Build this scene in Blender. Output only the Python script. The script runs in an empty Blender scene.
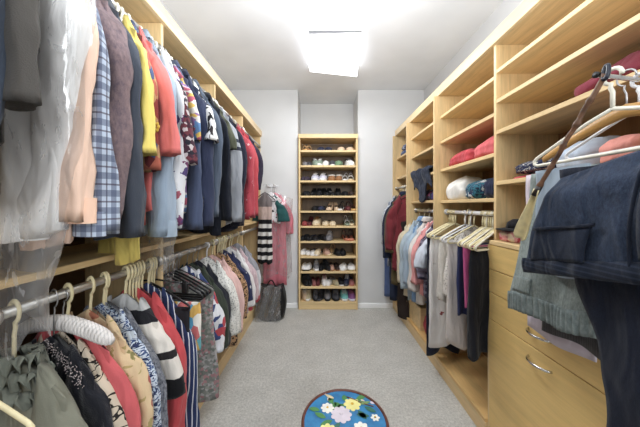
import bpy, bmesh, math, random
from mathutils import Vector, Matrix, noise
random.seed(7)
PI = math.pi
col = bpy.context.scene.collection
F, CX, CY, CAMZ = 255.0, 321.0, 206.0, 1.213

def yat(px, X): return X * F / (px - CX)
def zat(py, Y): return CAMZ + (CY - py) * Y / F

# ------------------------------------------------------------------ node helpers
def srgb(r, g, b):
    def f(c):
        c /= 255.0
        return c / 12.92 if c <= .04045 else ((c + .055) / 1.055) ** 2.4
    return (f(r), f(g), f(b), 1)

class NT:
    def __init__(s, name):
        s.m = bpy.data.materials.new(name); s.m.use_nodes = True
        s.t = s.m.node_tree; s.t.nodes.clear()
        s.out = s.n('ShaderNodeOutputMaterial')
    def n(s, kind, **kw):
        nd = s.t.nodes.new(kind)
        for k, v in kw.items(): setattr(nd, k, v)
        return nd
    def l(s, a, b): s.t.links.new(a, b)
    def put(s, sock, v):
        if hasattr(v, 'is_linked') or hasattr(v, 'node'): s.l(v, sock)
        else: sock.default_value = v
    def coord(s, scale=(1, 1, 1), loc=(0, 0, 0), rot=(0, 0, 0), kind='Object'):
        tc = s.n('ShaderNodeTexCoord'); mp = s.n('ShaderNodeMapping')
        mp.inputs['Scale'].default_value = scale; mp.inputs['Location'].default_value = loc
        mp.inputs['Rotation'].default_value = rot
        s.l(tc.outputs[kind], mp.inputs['Vector']); return mp.outputs['Vector']
    def noise(s, vec, scale, detail=2, rough=.5, dist=0):
        nd = s.n('ShaderNodeTexNoise'); s.l(vec, nd.inputs['Vector'])
        nd.inputs['Scale'].default_value = scale; nd.inputs['Detail'].default_value = detail
        nd.inputs['Roughness'].default_value = rough; nd.inputs['Distortion'].default_value = dist
        return nd
    def vor(s, vec, scale, feature='F1'):
        nd = s.n('ShaderNodeTexVoronoi', feature=feature); s.l(vec, nd.inputs['Vector'])
        nd.inputs['Scale'].default_value = scale; return nd
    def math(s, op, a, b=0.0, c=None):
        nd = s.n('ShaderNodeMath', operation=op)
        s.put(nd.inputs[0], a); s.put(nd.inputs[1], b)
        if c is not None: s.put(nd.inputs[2], c)
        return nd.outputs[0]
    def mix(s, f, a, b, mode='MIX'):
        nd = s.n('ShaderNodeMix', data_type='RGBA', blend_type=mode)
        s.put(nd.inputs[0], f); s.put(nd.inputs[6], a); s.put(nd.inputs[7], b)
        return nd.outputs[2]
    def ramp(s, fac, stops, interp='LINEAR'):
        nd = s.n('ShaderNodeValToRGB'); nd.color_ramp.interpolation = interp
        els = nd.color_ramp.elements
        while len(els) < len(stops): els.new(.5)
        for e, (p, c) in zip(els, stops): e.position = p; e.color = c
        s.l(fac, nd.inputs[0]); return nd.outputs[0]
    def sep(s, vec):
        nd = s.n('ShaderNodeSeparateXYZ'); s.l(vec, nd.inputs[0]); return nd.outputs
    def bsdf(s, color, rough=.8, metal=0, bump=None, bstr=.2, bdist=.01, sheen=0, spec=.3, **kw):
        p = s.n('ShaderNodeBsdfPrincipled')
        s.put(p.inputs['Base Color'], color); s.put(p.inputs['Roughness'], rough)
        p.inputs['Metallic'].default_value = metal
        p.inputs['Specular IOR Level'].default_value = spec
        if sheen: p.inputs['Sheen Weight'].default_value = sheen
        if bump is not None:
            b = s.n('ShaderNodeBump'); b.inputs['Strength'].default_value = bstr; b.inputs['Distance'].default_value = bdist
            s.l(bump, b.inputs['Height']); s.l(b.outputs[0], p.inputs['Normal'])
        s.l(p.outputs[0], s.out.inputs[0]); return p

def S(c): return srgb(*c)
_mc = {}
def cached(fn):
    def w(*a, **k):
        key = (fn.__name__, a, tuple(sorted(k.items())))
        if key not in _mc: _mc[key] = fn(*a, **k)
        return _mc[key]
    return w

def cloth_finish(t, color, rough=.85, sheen=.15, fold=.35):
    v = t.coord((9, 9, 3.2)); n1 = t.noise(v, 1.6, 2, .5, .5)
    n3 = t.noise(t.coord((15, 15, 9)), 1.0, 1, .4, 1.0)
    n2 = t.noise(t.coord(), 420, 1)
    h = t.math('ADD', n1.outputs[0], t.math('ADD', t.math('MULTIPLY', n2.outputs[0], .03), t.math('MULTIPLY', n3.outputs[0], .22)))
    shade = t.ramp(n1.outputs[0], [(.32, (.86, .86, .86, 1)), (.62, (1.04, 1.04, 1.04, 1))])
    c = t.mix(1.0, color, shade, 'MULTIPLY')
    hs = t.n('ShaderNodeHueSaturation'); hs.inputs['Saturation'].default_value = .88; hs.inputs['Value'].default_value = .93
    t.l(c, hs.inputs['Color'])
    t.bsdf(hs.outputs[0], rough, bump=h, bstr=min(1, fold * 2.0), bdist=.035, sheen=sheen * .5, spec=.2)
    return t.m
@cached
def plain(c, fold=.35, rough=.85, sheen=.15):
    t = NT('cloth'); return cloth_finish(t, S(c), rough, sheen, fold)
@cached
def heather(c, c2, scale=90):
    t = NT('heather'); n = t.noise(t.coord((1, 1, .5)), scale, 3, .7)
    return cloth_finish(t, t.ramp(n.outputs[0], [(.35, S(c)), (.65, S(c2))]))
@cached
def stripes(c1, c2, axis='z', period=.03, duty=.5, tilt=0.0):
    t = NT('stripes'); o = t.sep(t.coord(rot=(0, tilt, 0)))
    k = o['XYZ'.index(axis.upper())] if axis != 'x' else t.math('ADD', t.math('MULTIPLY', o[0], .8), t.math('MULTIPLY', o[1], 1.3))
    fr = t.math('FRACT', t.math('MULTIPLY', t.math('ADD', k, 20.0), 1.0 / period))
    f = t.math('LESS_THAN', fr, duty)
    return cloth_finish(t, t.mix(f, S(c1), S(c2)))
@cached
def plaid(base, a, b, period=.06):
    t = NT('plaid'); o = t.sep(t.coord()); c = S(base)
    diag = t.math('ADD', t.math('MULTIPLY', o[0], .8), t.math('MULTIPLY', o[1], 1.3))
    for ax in (diag, o[2]):
        fr = t.math('FRACT', t.math('MULTIPLY', t.math('ADD', ax, 20.0), 1.0 / period))
        c = t.mix(t.math('MULTIPLY', t.math('LESS_THAN', fr, .38), .6), c, S(a))
        c = t.mix(t.math('MULTIPLY', t.math('LESS_THAN', t.math('ABSOLUTE', t.math('SUBTRACT', fr, .7)), .05), .7), c, S(b))
    return cloth_finish(t, c)
@cached
def blotch(cols, scale=18, stretch=(1, 1, 1), detail=3, dist=.6):
    t = NT('print'); n = t.noise(t.coord(stretch), scale, detail, .6, dist)
    k = len(cols); st = [(.30 + .40 * i / k if i else 0, S(c)) for i, c in enumerate(cols)]
    return cloth_finish(t, t.ramp(n.outputs[0], st, 'CONSTANT'))
@cached
def mosaic(cols, scale=30, stretch=(1, 1, 1)):
    t = NT('mosaic'); v = t.vor(t.coord(stretch), scale)
    o = t.n('ShaderNodeSeparateColor'); t.l(v.outputs['Color'], o.inputs[0])
    k = len(cols); st = [(i / k, S(c)) for i, c in enumerate(cols)]
    return cloth_finish(t, t.ramp(o.outputs[0], st, 'CONSTANT'))
@cached
def floral(base, cols, scale=14, size=.35, leaf=None):
    t = NT('floral'); vv = t.coord(); nz = t.noise(vv, scale * 3, 2)
    wv = t.n('ShaderNodeMix', data_type='VECTOR'); wv.inputs[0].default_value = .04
    t.l(vv, wv.inputs[4]); t.l(nz.outputs['Color'], wv.inputs[5])
    v = t.vor(wv.outputs[1], scale); o = t.n('ShaderNodeSeparateColor'); t.l(v.outputs['Color'], o.inputs[0])
    k = len(cols); fl = t.ramp(o.outputs[0], [(i / k, S(c)) for i, c in enumerate(cols)], 'CONSTANT')
    c = S(base)
    if leaf:
        n = t.noise(vv, scale * 1.7, 2, .5, 1.2)
        c = t.mix(t.math('GREATER_THAN', n.outputs[0], .6), c, S(leaf))
    ring = t.ramp(t.math('FRACT', t.math('MULTIPLY', v.outputs['Distance'], 7.0)), [(.0, (1, 1, 1, 1)), (.8, (.75, .75, .75, 1))])
    fl = t.mix(1.0, fl, ring, 'MULTIPLY')
    c = t.mix(t.math('LESS_THAN', v.outputs['Distance'], size), c, fl)
    return cloth_finish(t, c)
@cached
def scroll(base, line, scale=9):
    t = NT('scroll'); n = t.noise(t.coord(), scale, 2, .5, 1.5)
    b = t.math('LESS_THAN', t.math('ABSOLUTE', t.math('SUBTRACT', n.outputs[0], .52)), .017)
    return cloth_finish(t, t.mix(b, S(base), S(line)))
@cached
def bands(stops, zlo, zhi):
    """horizontal colour blocks; stops=((frac from hem, rgb),...)"""
    t = NT('bands'); o = t.sep(t.coord()); f = t.math('DIVIDE', t.math('SUBTRACT', o[2], zlo), zhi - zlo)
    return cloth_finish(t, t.ramp(f, [(p, S(c)) for p, c in stops], 'CONSTANT'))
@cached
def lace(c):
    t = NT('lace'); v = t.vor(t.coord(), 85)
    f = t.math('LESS_THAN', v.outputs['Distance'], .33)
    return cloth_finish(t, t.mix(f, S(c), S(tuple(int(x * .72) for x in c))))
@cached
def leopard():
    t = NT('leopard'); v = t.vor(t.coord(), 55)
    r = t.math('LESS_THAN', t.math('ABSOLUTE', t.math('SUBTRACT', v.outputs['Distance'], .38)), .12)
    return cloth_finish(t, t.mix(r, S((176, 134, 92)), S((40, 28, 22))))
@cached
def wood(c, grain='z', seed=0, dark=.82):
    t = NT('maple')
    sc = {'z': (14, 14, .9), 'y': (14, .9, 14), 'x': (.9, 14, 14)}[grain]
    v = t.coord(sc, (seed * 1.7, seed * .9, seed)); n = t.noise(v, 1.5, 4, .6, .5)
    n2 = t.noise(t.coord(tuple(4 * q for q in sc)), 4, 2, .5)
    d = tuple(int(x * dark) for x in c)
    base = t.ramp(n.outputs[0], [(.25, S(d)), (.55, S(c)), (.8, S(tuple(min(255, int(x * 1.04)) for x in c)))])
    base = t.mix(.25, base, t.ramp(n2.outputs[0], [(.35, S(d)), (.6, S(c))]))
    t.bsdf(base, .42, bump=n2.outputs[0], bstr=.05, bdist=.002, spec=.35)
    return t.m
@cached
def solid(c, rough=.5, metal=0, spec=.4, nz=.06):
    t = NT('surface'); n = t.noise(t.coord(), 40, 2)
    a = tuple(max(0, int(x * (1 - nz))) for x in c)
    t.bsdf(t.ramp(n.outputs[0], [(.3, S(a)), (.7, S(c))]), rough, metal, spec=spec); return t.m
@cached
def plastic_film(seed=0, dens=.10):
    t = NT('clear_film'); v = t.coord((1, 1, .35), (seed, 0, 0)); n = t.noise(v, 26, 4, .65, 1.2)
    n2 = t.noise(v, 9, 3, .6, .8)
    tr = t.n('ShaderNodeBsdfTransparent')
    b = t.n('ShaderNodeBump'); b.inputs['Strength'].default_value = .6; b.inputs['Distance'].default_value = .02
    t.l(n2.outputs[0], b.inputs['Height'])
    df = t.n('ShaderNodeBsdfDiffuse'); df.inputs[0].default_value = (.93, .94, .96, 1); tl = t.n('ShaderNodeBsdfTranslucent'); tl.inputs[0].default_value = (.93, .94, .96, 1)
    gl = t.n('ShaderNodeBsdfGlossy'); gl.inputs['Roughness'].default_value = .15; t.l(b.outputs[0], gl.inputs['Normal']); t.l(b.outputs[0], df.inputs['Normal'])
    m1 = t.n('ShaderNodeMixShader'); t.l(df.outputs[0], m1.inputs[1]); t.l(tl.outputs[0], m1.inputs[2])
    p = t.n('ShaderNodeMixShader'); p.inputs[0].default_value = .4; t.l(m1.outputs[0], p.inputs[1]); t.l(gl.outputs[0], p.inputs[2])
    f = t.math('ADD', t.math('MULTIPLY', t.math('GREATER_THAN', n.outputs[0], .60), .26), dens)  # denser white noise streaks stand in for highlights on the film
    lw = t.n('ShaderNodeLayerWeight'); lw.inputs['Blend'].default_value = .25; t.l(b.outputs[0], lw.inputs['Normal'])
    f = t.math('MINIMUM', t.math('ADD', f, t.math('MULTIPLY', lw.outputs['Fresnel'], .30)), .8)
    mx = t.n('ShaderNodeMixShader'); t.l(f, mx.inputs[0]); t.l(tr.outputs[0], mx.inputs[1]); t.l(p.outputs[0], mx.inputs[2])
    t.l(mx.outputs[0], t.out.inputs[0]); return t.m

# ------------------------------------------------------------------ object helpers
def link(o, parent=None):
    col.objects.link(o)
    if parent is not None: o.parent = parent
    return o
def tag(o, label=None, cat=None, group=None, kind=None):
    if label: o['label'] = label
    if cat: o['category'] = cat
    if group: o['group'] = group
    if kind: o['kind'] = kind
    return o
def thing(name, label, cat, loc=(0, 0, 0), rz=0, group=None):
    o = bpy.data.objects.new(name, None); o.empty_display_size = .05
    o.location = loc; o.rotation_euler = (0, 0, rz)
    link(o); return tag(o, label, cat, group)
def dup(root, loc, rz, label=None, group=None):
    r = root.copy(); link(r); r.location = loc; r.rotation_euler = (0, 0, rz)
    if label: r['label'] = label
    if group: r['group'] = group
    for ch in list(root.children):
        c = ch.copy(); link(c, r)
        for g in list(ch.children): link(g.copy(), c)
    return r

class MB:
    def __init__(s): s.v = []; s.f = []
    def add(s, vs, fs):
        o = len(s.v); s.v += [tuple(p) for p in vs]; s.f += [[i + o for i in f] for f in fs]; return s
    def box(s, x0, x1, y0, y1, z0, z1, b=.0015):
        bm = bmesh.new(); bmesh.ops.create_cube(bm, size=1)
        for v in bm.verts:
            v.co = Vector(((x0 + x1) / 2 + v.co.x * (x1 - x0), (y0 + y1) / 2 + v.co.y * (y1 - y0), (z0 + z1) / 2 + v.co.z * (z1 - z0)))
        if b > 0: bmesh.ops.bevel(bm, geom=bm.edges[:], offset=b, segments=1, affect='EDGES')
        bm.verts.index_update()
        s.add([v.co[:] for v in bm.verts], [[v.index for v in f.verts] for f in bm.faces]); bm.free(); return s
    def rings(s, rings, cap0=True, cap1=True, closed=True):
        o = len(s.v); n = len(rings[0])
        for r in rings: s.v += [tuple(p) for p in r]
        for i in range(len(rings) - 1):
            for j in range(n if closed else n - 1):
                k = (j + 1) % n
                s.f.append([o + i * n + j, o + i * n + k, o + (i + 1) * n + k, o + (i + 1) * n + j])
        if cap0: s.f.append([o + j for j in range(n)][::-1])
        if cap1: s.f.append([o + (len(rings) - 1) * n + j for j in range(n)])
        return s
    def tube(s, pts, r, n=8, closed=False):
        pts = [Vector(p) for p in pts]; rs = r if isinstance(r, (list, tuple)) else [r] * len(pts)
        rings = []; up = None
        for i, p in enumerate(pts):
            a = pts[i - 1] if i else p; c = pts[i + 1] if i < len(pts) - 1 else p
            d = (c - a).normalized()
            if up is None:
                up = d.orthogonal().normalized()
            up = (up - d * up.dot(d)).normalized(); q = d.cross(up)
            rings.append([p + (up * math.cos(2 * PI * j / n) + q * math.sin(2 * PI * j / n)) * rs[i] for j in range(n)])
        return s.rings(rings)
    def lathe(s, prof, c=(0, 0, 0), n=32):
        return s.rings([[(c[0] + r * math.cos(2 * PI * j / n), c[1] + r * math.sin(2 * PI * j / n), c[2] + z) for j in range(n)] for r, z in prof])
    def sheet(s, grid):
        o = len(s.v); m = len(grid[0])
        for r in grid: s.v += [tuple(p) for p in r]
        for i in range(len(grid) - 1):
            for j in range(m - 1):
                s.f.append([o + i * m + j, o + i * m + j + 1, o + (i + 1) * m + j + 1, o + (i + 1) * m + j])
        return s
    def wrinkle(s, amp, fx=10, fz=3, seed=0, i0=0):
        for i in range(i0, len(s.v)):
            x, y, z = s.v[i]
            d = noise.noise_vector(Vector((x * fx + seed, y * fx + seed * 1.3, z * fz)))
            s.v[i] = (x + d.x * amp, y + d.y * amp, z + d.z * amp * .4)
        return s
    def build(s, name, mat, parent=None, smooth=True, loc=None, rot=None, solid_t=0, sub=0):
        me = bpy.data.meshes.new(name); me.from_pydata(s.v, [], s.f); me.update()
        bm = bmesh.new(); bm.from_mesh(me); bmesh.ops.recalc_face_normals(bm, faces=bm.faces); bm.to_mesh(me); bm.free()
        me.materials.append(mat)
        if smooth:
            me.polygons.foreach_set('use_smooth', [True] * len(me.polygons))
        o = bpy.data.objects.new(name, me); link(o, parent)
        if loc: o.location = loc
        if rot: o.rotation_euler = rot
        if solid_t:
            md = o.modifiers.new('thickness', 'SOLIDIFY'); md.thickness = solid_t; md.offset = 0
        if sub:
            md = o.modifiers.new('smooth', 'SUBSURF'); md.levels = sub; md.render_levels = sub
        return o
def box(name, mat, parent, *d, b=.0015): return MB().box(*d, b=b).build(name, mat, parent, smooth=False)
def smooth01(t): t = max(0, min(1, t)); return t * t * (3 - 2 * t)
def arc(cx, cz, r, a0, a1, n, y=0): return [(cx + r * math.cos(a0 + (a1 - a0) * i / n), y, cz + r * math.sin(a0 + (a1 - a0) * i / n)) for i in range(n + 1)]

# ------------------------------------------------------------------ setting
WL, WR, YB, YR, YF, H = -1.075, 1.23, 3.05, 3.47, -1.0, 2.60
def wallmat(name, c, sc=60):
    t = NT(name); n = t.noise(t.coord(), sc, 3); n2 = t.noise(t.coord(), 3, 2)
    a = tuple(int(x * .97) for x in c)
    t.bsdf(t.ramp(n2.outputs[0], [(.3, S(a)), (.7, S(c))]), .9, bump=n.outputs[0], bstr=.06, bdist=.003, spec=.15); return t.m
M_wall = wallmat('painted_wall', (216, 216, 216)); M_ceil = wallmat('painted_ceiling', (236, 238, 241)); M_trim = wallmat('trim_paint', (244, 244, 244))
def carpet():
    t = NT('carpet'); v = t.coord(); n = t.noise(v, 330, 3, .75); n2 = t.noise(v, 5, 3, .6); n3 = t.noise(v, 70, 3, .7)
    c = t.ramp(n.outputs[0], [(.32, S((146, 144, 139))), (.68, S((228, 225, 219)))])
    c = t.mix(.45, c, t.ramp(n3.outputs[0], [(.35, S((154, 152, 146))), (.65, S((226, 223, 216)))]))
    c = t.mix(1, c, t.ramp(n2.outputs[0], [(.35, (.90, .90, .895, 1)), (.65, (1.03, 1.03, 1.03, 1))]), 'MULTIPLY')
    h = t.math('ADD', n.outputs[0], n3.outputs[0])
    t.bsdf(c, .97, bump=h, bstr=.6, bdist=.006, sheen=.2, spec=.05); return t.m
def struct(name, mat, *d):
    o = MB().box(*d, b=0).build(name, mat, None, smooth=False); o['kind'] = 'structure'; return o
struct('floor', carpet(), WL - .1, WR + .1, YF, YR + .1, -.08, 0)
struct('ceiling', M_ceil, WL - .1, WR + .1, YF, YR + .1, H, H + .08)
struct('wall_left', M_wall, WL - .1, WL, YF, YB, 0, H)
struct('wall_right', M_wall, WR, WR + .1, YF, YB, 0, H)
RX0, RX1 = -.277, .442
struct('wall_back_left', M_wall, WL - .1, RX0, YB, YR, 0, H)
struct('wall_back_right', M_wall, RX1, WR + .1, YB, YR, 0, H)
struct('wall_back', M_wall, RX0, RX1, YR, YR + .1, 0, H)
def baseboard(name, x0, x1):
    p = [(0, 0), (-.014, 0), (-.014, .042), (-.010, .050), (0, .052)]
    m = MB(); m.rings([[(x, YB + a, z) for a, z in p] for x in (x0, x1)])
    o = m.build(name, M_trim, None, smooth=False); o['kind'] = 'structure'
baseboard('baseboard_left', -.70, RX0); baseboard('baseboard_right', RX1, .855)

MAPLE = (230, 200, 150)
W_z = wood(MAPLE, 'z', 0); W_y = wood(MAPLE, 'y', 1); W_x = wood((230, 202, 152), 'x', 2)
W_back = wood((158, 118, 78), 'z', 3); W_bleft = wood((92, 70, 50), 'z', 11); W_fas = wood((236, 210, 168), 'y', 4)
W_drw = wood((230, 196, 128), 'y', 5, .9)
chrome = solid((200, 200, 202), .22, 1, .5, .02); alum = solid((205, 203, 198), .35, .9, .5, .03)
cream = solid((232, 220, 178), .4); ivory = solid((240, 236, 220), .4); whitep = solid((238, 238, 240), .4)
blackp = solid((26, 25, 27), .4); wire = solid((190, 190, 192), .3, .9); tanwood = wood((196, 150, 88), 'x', 6)

# ------------------------------------------------------------------ right shelving
FR = .90; TH = .018
def rside(parent, y, z0, z1, x0=FR): box('side_panel', W_z, parent, x0, WR - .004, y - TH / 2, y + TH / 2, z0, z1)
def rshelf(parent, y0, y1, z, x0=FR, th=.02): box('shelf', W_y, parent, x0 + .001, WR - .012, y0 + TH / 2, y1 - TH / 2, z - th / 2, z + th / 2)
TOPZ = 2.045
def toe(parent, y0, y1):
    box('toe_kick', W_y, parent, .855, .873, y0 + TH / 2, y1 - TH / 2, 0, .084)
    box('base_board', wood((224, 184, 124), 'y', 8), parent, .855, WR - .012, y0 + TH / 2, y1 - TH / 2, .085, .103)
YS = [.70, 1.32, 1.935, 2.555, 3.04]
def section(i, label, shelves, drawers=False):
    y0, y1 = YS[i], YS[i + 1]
    t = thing('closet_section', label, 'closet shelving', (0, 0, 0), 0, 'right hand closet sections')
    rside(t, y1 - (.001 if i == 3 else 0), 0, TOPZ - .001, .855 if not drawers else FR)
    if i == 0: rside(t, y0, 0, TOPZ - .001)
    box('back_panel', W_back, t, WR - .011, WR - .004, y0 + TH / 2, y1 - TH / 2, .1, TOPZ - .001)  # darker maple puts the shade inside the shelves into the colour
    for z in shelves: rshelf(t, y0, y1, z)
    box('top_board', W_y, t, FR + .001, WR - .004, y0, y1 - .0005, TOPZ, TOPZ + .018)
    return t
sA = section(0, 'maple closet section with stacked drawers below open shelves', [1.903, 1.75, 1.59, 1.33], True)
sB = section(1, 'tall maple closet section with red sweaters and a rail of spare hangers', [1.88, 1.69, 1.48, 1.245]); toe(sB, YS[1], YS[2])
sC = section(2, 'maple closet section with dark top hanging over its shelf above pastel shirts', [1.88, 1.69, 1.48, 1.25]); toe(sC, YS[2], YS[3])
sD = section(3, 'narrow maple closet section at far right end against the back wall', [1.77, 1.535]); toe(sD, YS[3], YS[4])
box('fascia_board', W_fas, None, FR - .016, FR, .60, YB - .002, TOPZ, TOPZ + .066)
tag(bpy.data.objects['fascia_board'], 'long pale maple fascia along the top of the right shelving', 'trim board')
# drawers
dx = .868
box('drawer_case_top', W_y, sA, dx - .004, WR - .012, YS[0] + TH / 2, YS[1] - TH / 2, 1.018, 1.038)
box('end_panel', W_z, sA, dx, FR, YS[1] - TH / 2, YS[1] + TH / 2, 0, 1.016)
for z0, z1 in ((.892, 1.015), (.774, .888), (.638, .770), (.05, .634)):
    d = box('drawer', W_drw, sA, dx - .001, dx + .018, YS[0] + .012, YS[1] - .004, z0, z1, b=.002)
drs = [o for o in sA.children if o.name.startswith('drawer') and 'case' not in o.name]
for d, hz in zip(drs, (.955, .832, .702, .588)):
    yc = 1.01; pts = []
    for k in range(13):
        a = k / 12; pts.append((dx - .002 - .030 * math.sin(PI * a) ** .6, yc - .055 + .11 * a, hz))
    MB().tube(pts, .005, 8).build('handle', chrome, d)['label'] = 'bowed chrome drawer handle'
box('plinth', W_y, sA, dx + .02, dx + .036, YS[0] + .01, YS[1] - .01, 0, .05)

# ------------------------------------------------------------------ left shelving
FL = -.722; YL = [-.05, .552, 1.16, 1.74, 2.35, 3.035]
def lsection(i, label):
    y0, y1 = YL[i], YL[i + 1]
    t = thing('closet_section', label, 'closet shelving', (0, 0, 0), 0, 'left hand closet sections')
    box('side_panel', W_z, t, WL + .004, FL, y1 - TH / 2, y1 + TH / 2, 0, TOPZ - .004)
    if i == 0: box('side_panel', W_z, t, WL + .004, FL, y0 - TH / 2, y0 + TH / 2, 0, TOPZ - .004)
    box('back_panel', W_bleft, t, WL + .004, WL + .011, y0 + TH / 2, y1 - TH / 2, .1, TOPZ - .004)  # dark brown stands in for the shade behind the clothes
    box('shelf', W_y, t, WL + .012, FL, y0 + TH / 2, y1 - TH / 2, 1.024, 1.044)
    box('top_board', W_y, t, WL + .004, FL, y0, y1 - .0005, TOPZ - .003, TOPZ + .015)
    box('base_board', W_y, t, WL + .012, FL, y0 + TH / 2, y1 - TH / 2, .085, .103)
    box('toe_kick', W_y, t, FL - .018, FL, y0 + TH / 2, y1 - TH / 2, 0, .084)
for i, l in enumerate(['left closet section nearest the camera behind the slate shirt',
                       'left closet section behind the bagged white shirt and yellow top',
                       'left closet section behind the pale denim shirt and its clear plastic',
                       'left closet section behind the navy jackets above the white lace top',
                       'left closet section at the far end behind the crimson tops']): lsection(i, l)
o = box('fascia_board', W_fas, None, FL, FL + .016, -.1, YB - .002, TOPZ - .003, TOPZ + .062)
tag(o, 'long pale maple fascia along the top of the left shelving', 'trim board')

# rails
def rail(label, X, Z, y0, y1, mat, r=.013):
    t = thing('clothes_rail', label, 'clothes rail', (X, (y0 + y1) / 2, Z), 0, 'clothes rails')
    h = (y1 - y0) / 2 - TH / 2 - .001
    MB().tube([(0, -h, 0), (0, h, 0)], r, 12).build('bar', mat, t)
    for s in (-1, 1):
        MB().rings([[(.022 * math.cos(2 * PI * j / 14), s * (h - k), .022 * math.sin(2 * PI * j / 14)) for j in range(14)] for k in (0, .008)]).build('bracket', mat, t)
RLX, RUZ, RDZ, RRX = -.73, 1.92, .965, .95
nm = ['nearest the camera', 'second from the camera', 'third from the camera', 'fourth from the camera', 'farthest from the camera']
for i in range(5):
    rail('upper left clothes rail, section ' + nm[i], RLX, RUZ, YL[i], YL[i + 1], alum)
    rail('lower left clothes rail, section ' + nm[i], RLX, RDZ, YL[i], YL[i + 1], alum)
rail('white rail in the right section with spare hangers', RRX, 1.17, YS[1], YS[2], whitep)
rail('rail in the right section holding pastel shirts', RRX, 1.17, YS[2], YS[3], alum)
rail('short rail at the far right end holding coats', .90, 1.42, YS[3], YS[4], alum)

# ------------------------------------------------------------------ hangers
def hook_pts(r=.017, neck=-.075):
    pts = arc(0, 0, r, PI * 1.05, -PI * .45, 12)
    pts += [(r * .25, 0, -r - .008), (0, 0, -r - .02), (0, 0, neck)]
    return pts
def make_hanger(kind, W=.19, held=False):
    if held and kind not in ('padded', 'skirt'): W = .115
    t = thing('clothes_hanger', 'hanger', 'hanger', (0, 0, 0))
    mats = {'cream': cream, 'ivory': ivory, 'white': whitep, 'black': blackp, 'wire': wire, 'wood': tanwood, 'padded': whitep, 'skirt': blackp}
    m = mats[kind]; hm = {'black': wire, 'wood': wire, 'padded': wire, 'skirt': wire}.get(kind, m)
    r = {'wire': .0018}.get(kind, .0045); r2 = r if hm is m else .002
    MB().tube(hook_pts(), r2, 8).build('hook', hm, t)
    if kind in ('cream', 'ivory', 'white', 'black', 'wire'):
        pts = [(0, 0, -.075), (W * .25, 0, -.092), (W * .6, 0, -.122), (W * .96, 0, -.155)]
        pts += [(W * 1.0, 0, -.163), (W * 1.0, 0, -.172), (W * .95, 0, -.178)]
        full = pts + [(-x, y, z) for x, y, z in pts[::-1]]
        MB().tube(full, r, 8).build('frame', m, t)
    elif kind == 'skirt':
        MB().tube([(-W * .8, 0, -.09), (0, 0, -.075), (W * .8, 0, -.09)], .004, 8).build('frame', m, t)
        for s in (-1, 1): MB().box(s * W * .7 - .012, s * W * .7 + .012, -.008, .008, -.13, -.082).build('clip', m, t)
    elif kind == 'wood':
        rings = []
        for k in range(21):
            u = -1 + k / 10; x = W * u; zc = -.075 - .075 * abs(u) ** 1.3; hh = .016 - .006 * abs(u); d = .008
            rings.append([(x, d * math.cos(2 * PI * j / 10), zc + hh * math.sin(2 * PI * j / 10)) for j in range(10)])
        MB().rings(rings).build('shoulder_bar', m, t)
    else:
        rings = []
        for k in range(121):
            u = -1 + k / 60; x = W * .87 * u; zc = -.078 - .035 * abs(u) ** 1.6; hh = (.020 + .0028 * math.cos(k * PI / 2)) * (1 - abs(u) ** 10 * .5)
            rings.append([(x, hh * .9 * math.cos(2 * PI * j / 12), zc + hh * math.sin(2 * PI * j / 12)) for j in range(12)])
        MB().rings(rings).build('padded_bar', stripes((236, 230, 226), (212, 207, 204), 'x', .0108, .3), t)  # darker stripes paint shade into the grooves of the padding
    return t
_hp = {}
def hanger(kind_, loc, rz, label, group=None, held=False):
    kind = (kind_, held)
    if kind not in _hp:
        t = _hp[kind] = make_hanger(kind_, held=held); t.location = loc; t.rotation_euler = (0, 0, rz); t['label'] = label
        if group: t['group'] = group
        return t
    t = dup(_hp[kind], loc, rz, label)
    if 'group' in t: del t['group']
    if group: t['group'] = group
    return t

# ------------------------------------------------------------------ garments
def body_mesh(Ws, ztop, zhem, th, flare=1.0, slope=.095, seed=0, N=44, M=22, fold=.5, flat=False, amp=.006, kw=14, sway=.008, hemvar=.012):
    rings = []
    for i in range(M + 1):
        t = (i / M) ** 1.15
        d = .006 + (th - .006) * smooth01(t / .14)
        w = Ws * (1 + (flare - 1) * smooth01(t * 1.1))
        if not flat: w *= 1 - .06 * math.sin(PI * min(1, t * 1.6)) if flare < 1.25 else 1
        ring = []
        for j in range(N):
            a = 2 * PI * j / N; ca, sa = math.cos(a), math.sin(a)
            x = w * math.copysign(abs(ca) ** .85, ca); y = d * math.copysign(abs(sa) ** .75, sa)
            u = abs(x) / max(w, 1e-6)
            zt = ztop - (0 if flat else slope * u ** 1.15)
            zh = zhem + hemvar * math.sin(5 * x / Ws + seed) + (0 if flat else .01 * u)
            z = zt + (zh - zt) * t
            y *= 1 + fold * t * math.sin(kw * x / Ws * .5 + seed * 2.1)
            y += sway * t * math.sin(6 * x / Ws + seed) * (1 if th > .012 else .4)
            ring.append((x, y, z))
        rings.append(ring)
    m = MB().rings(rings, True, True); m.wrinkle(amp, 11, 4, seed * 3.7); m.wrinkle(.0035, 32, 12, seed); return m
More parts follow.
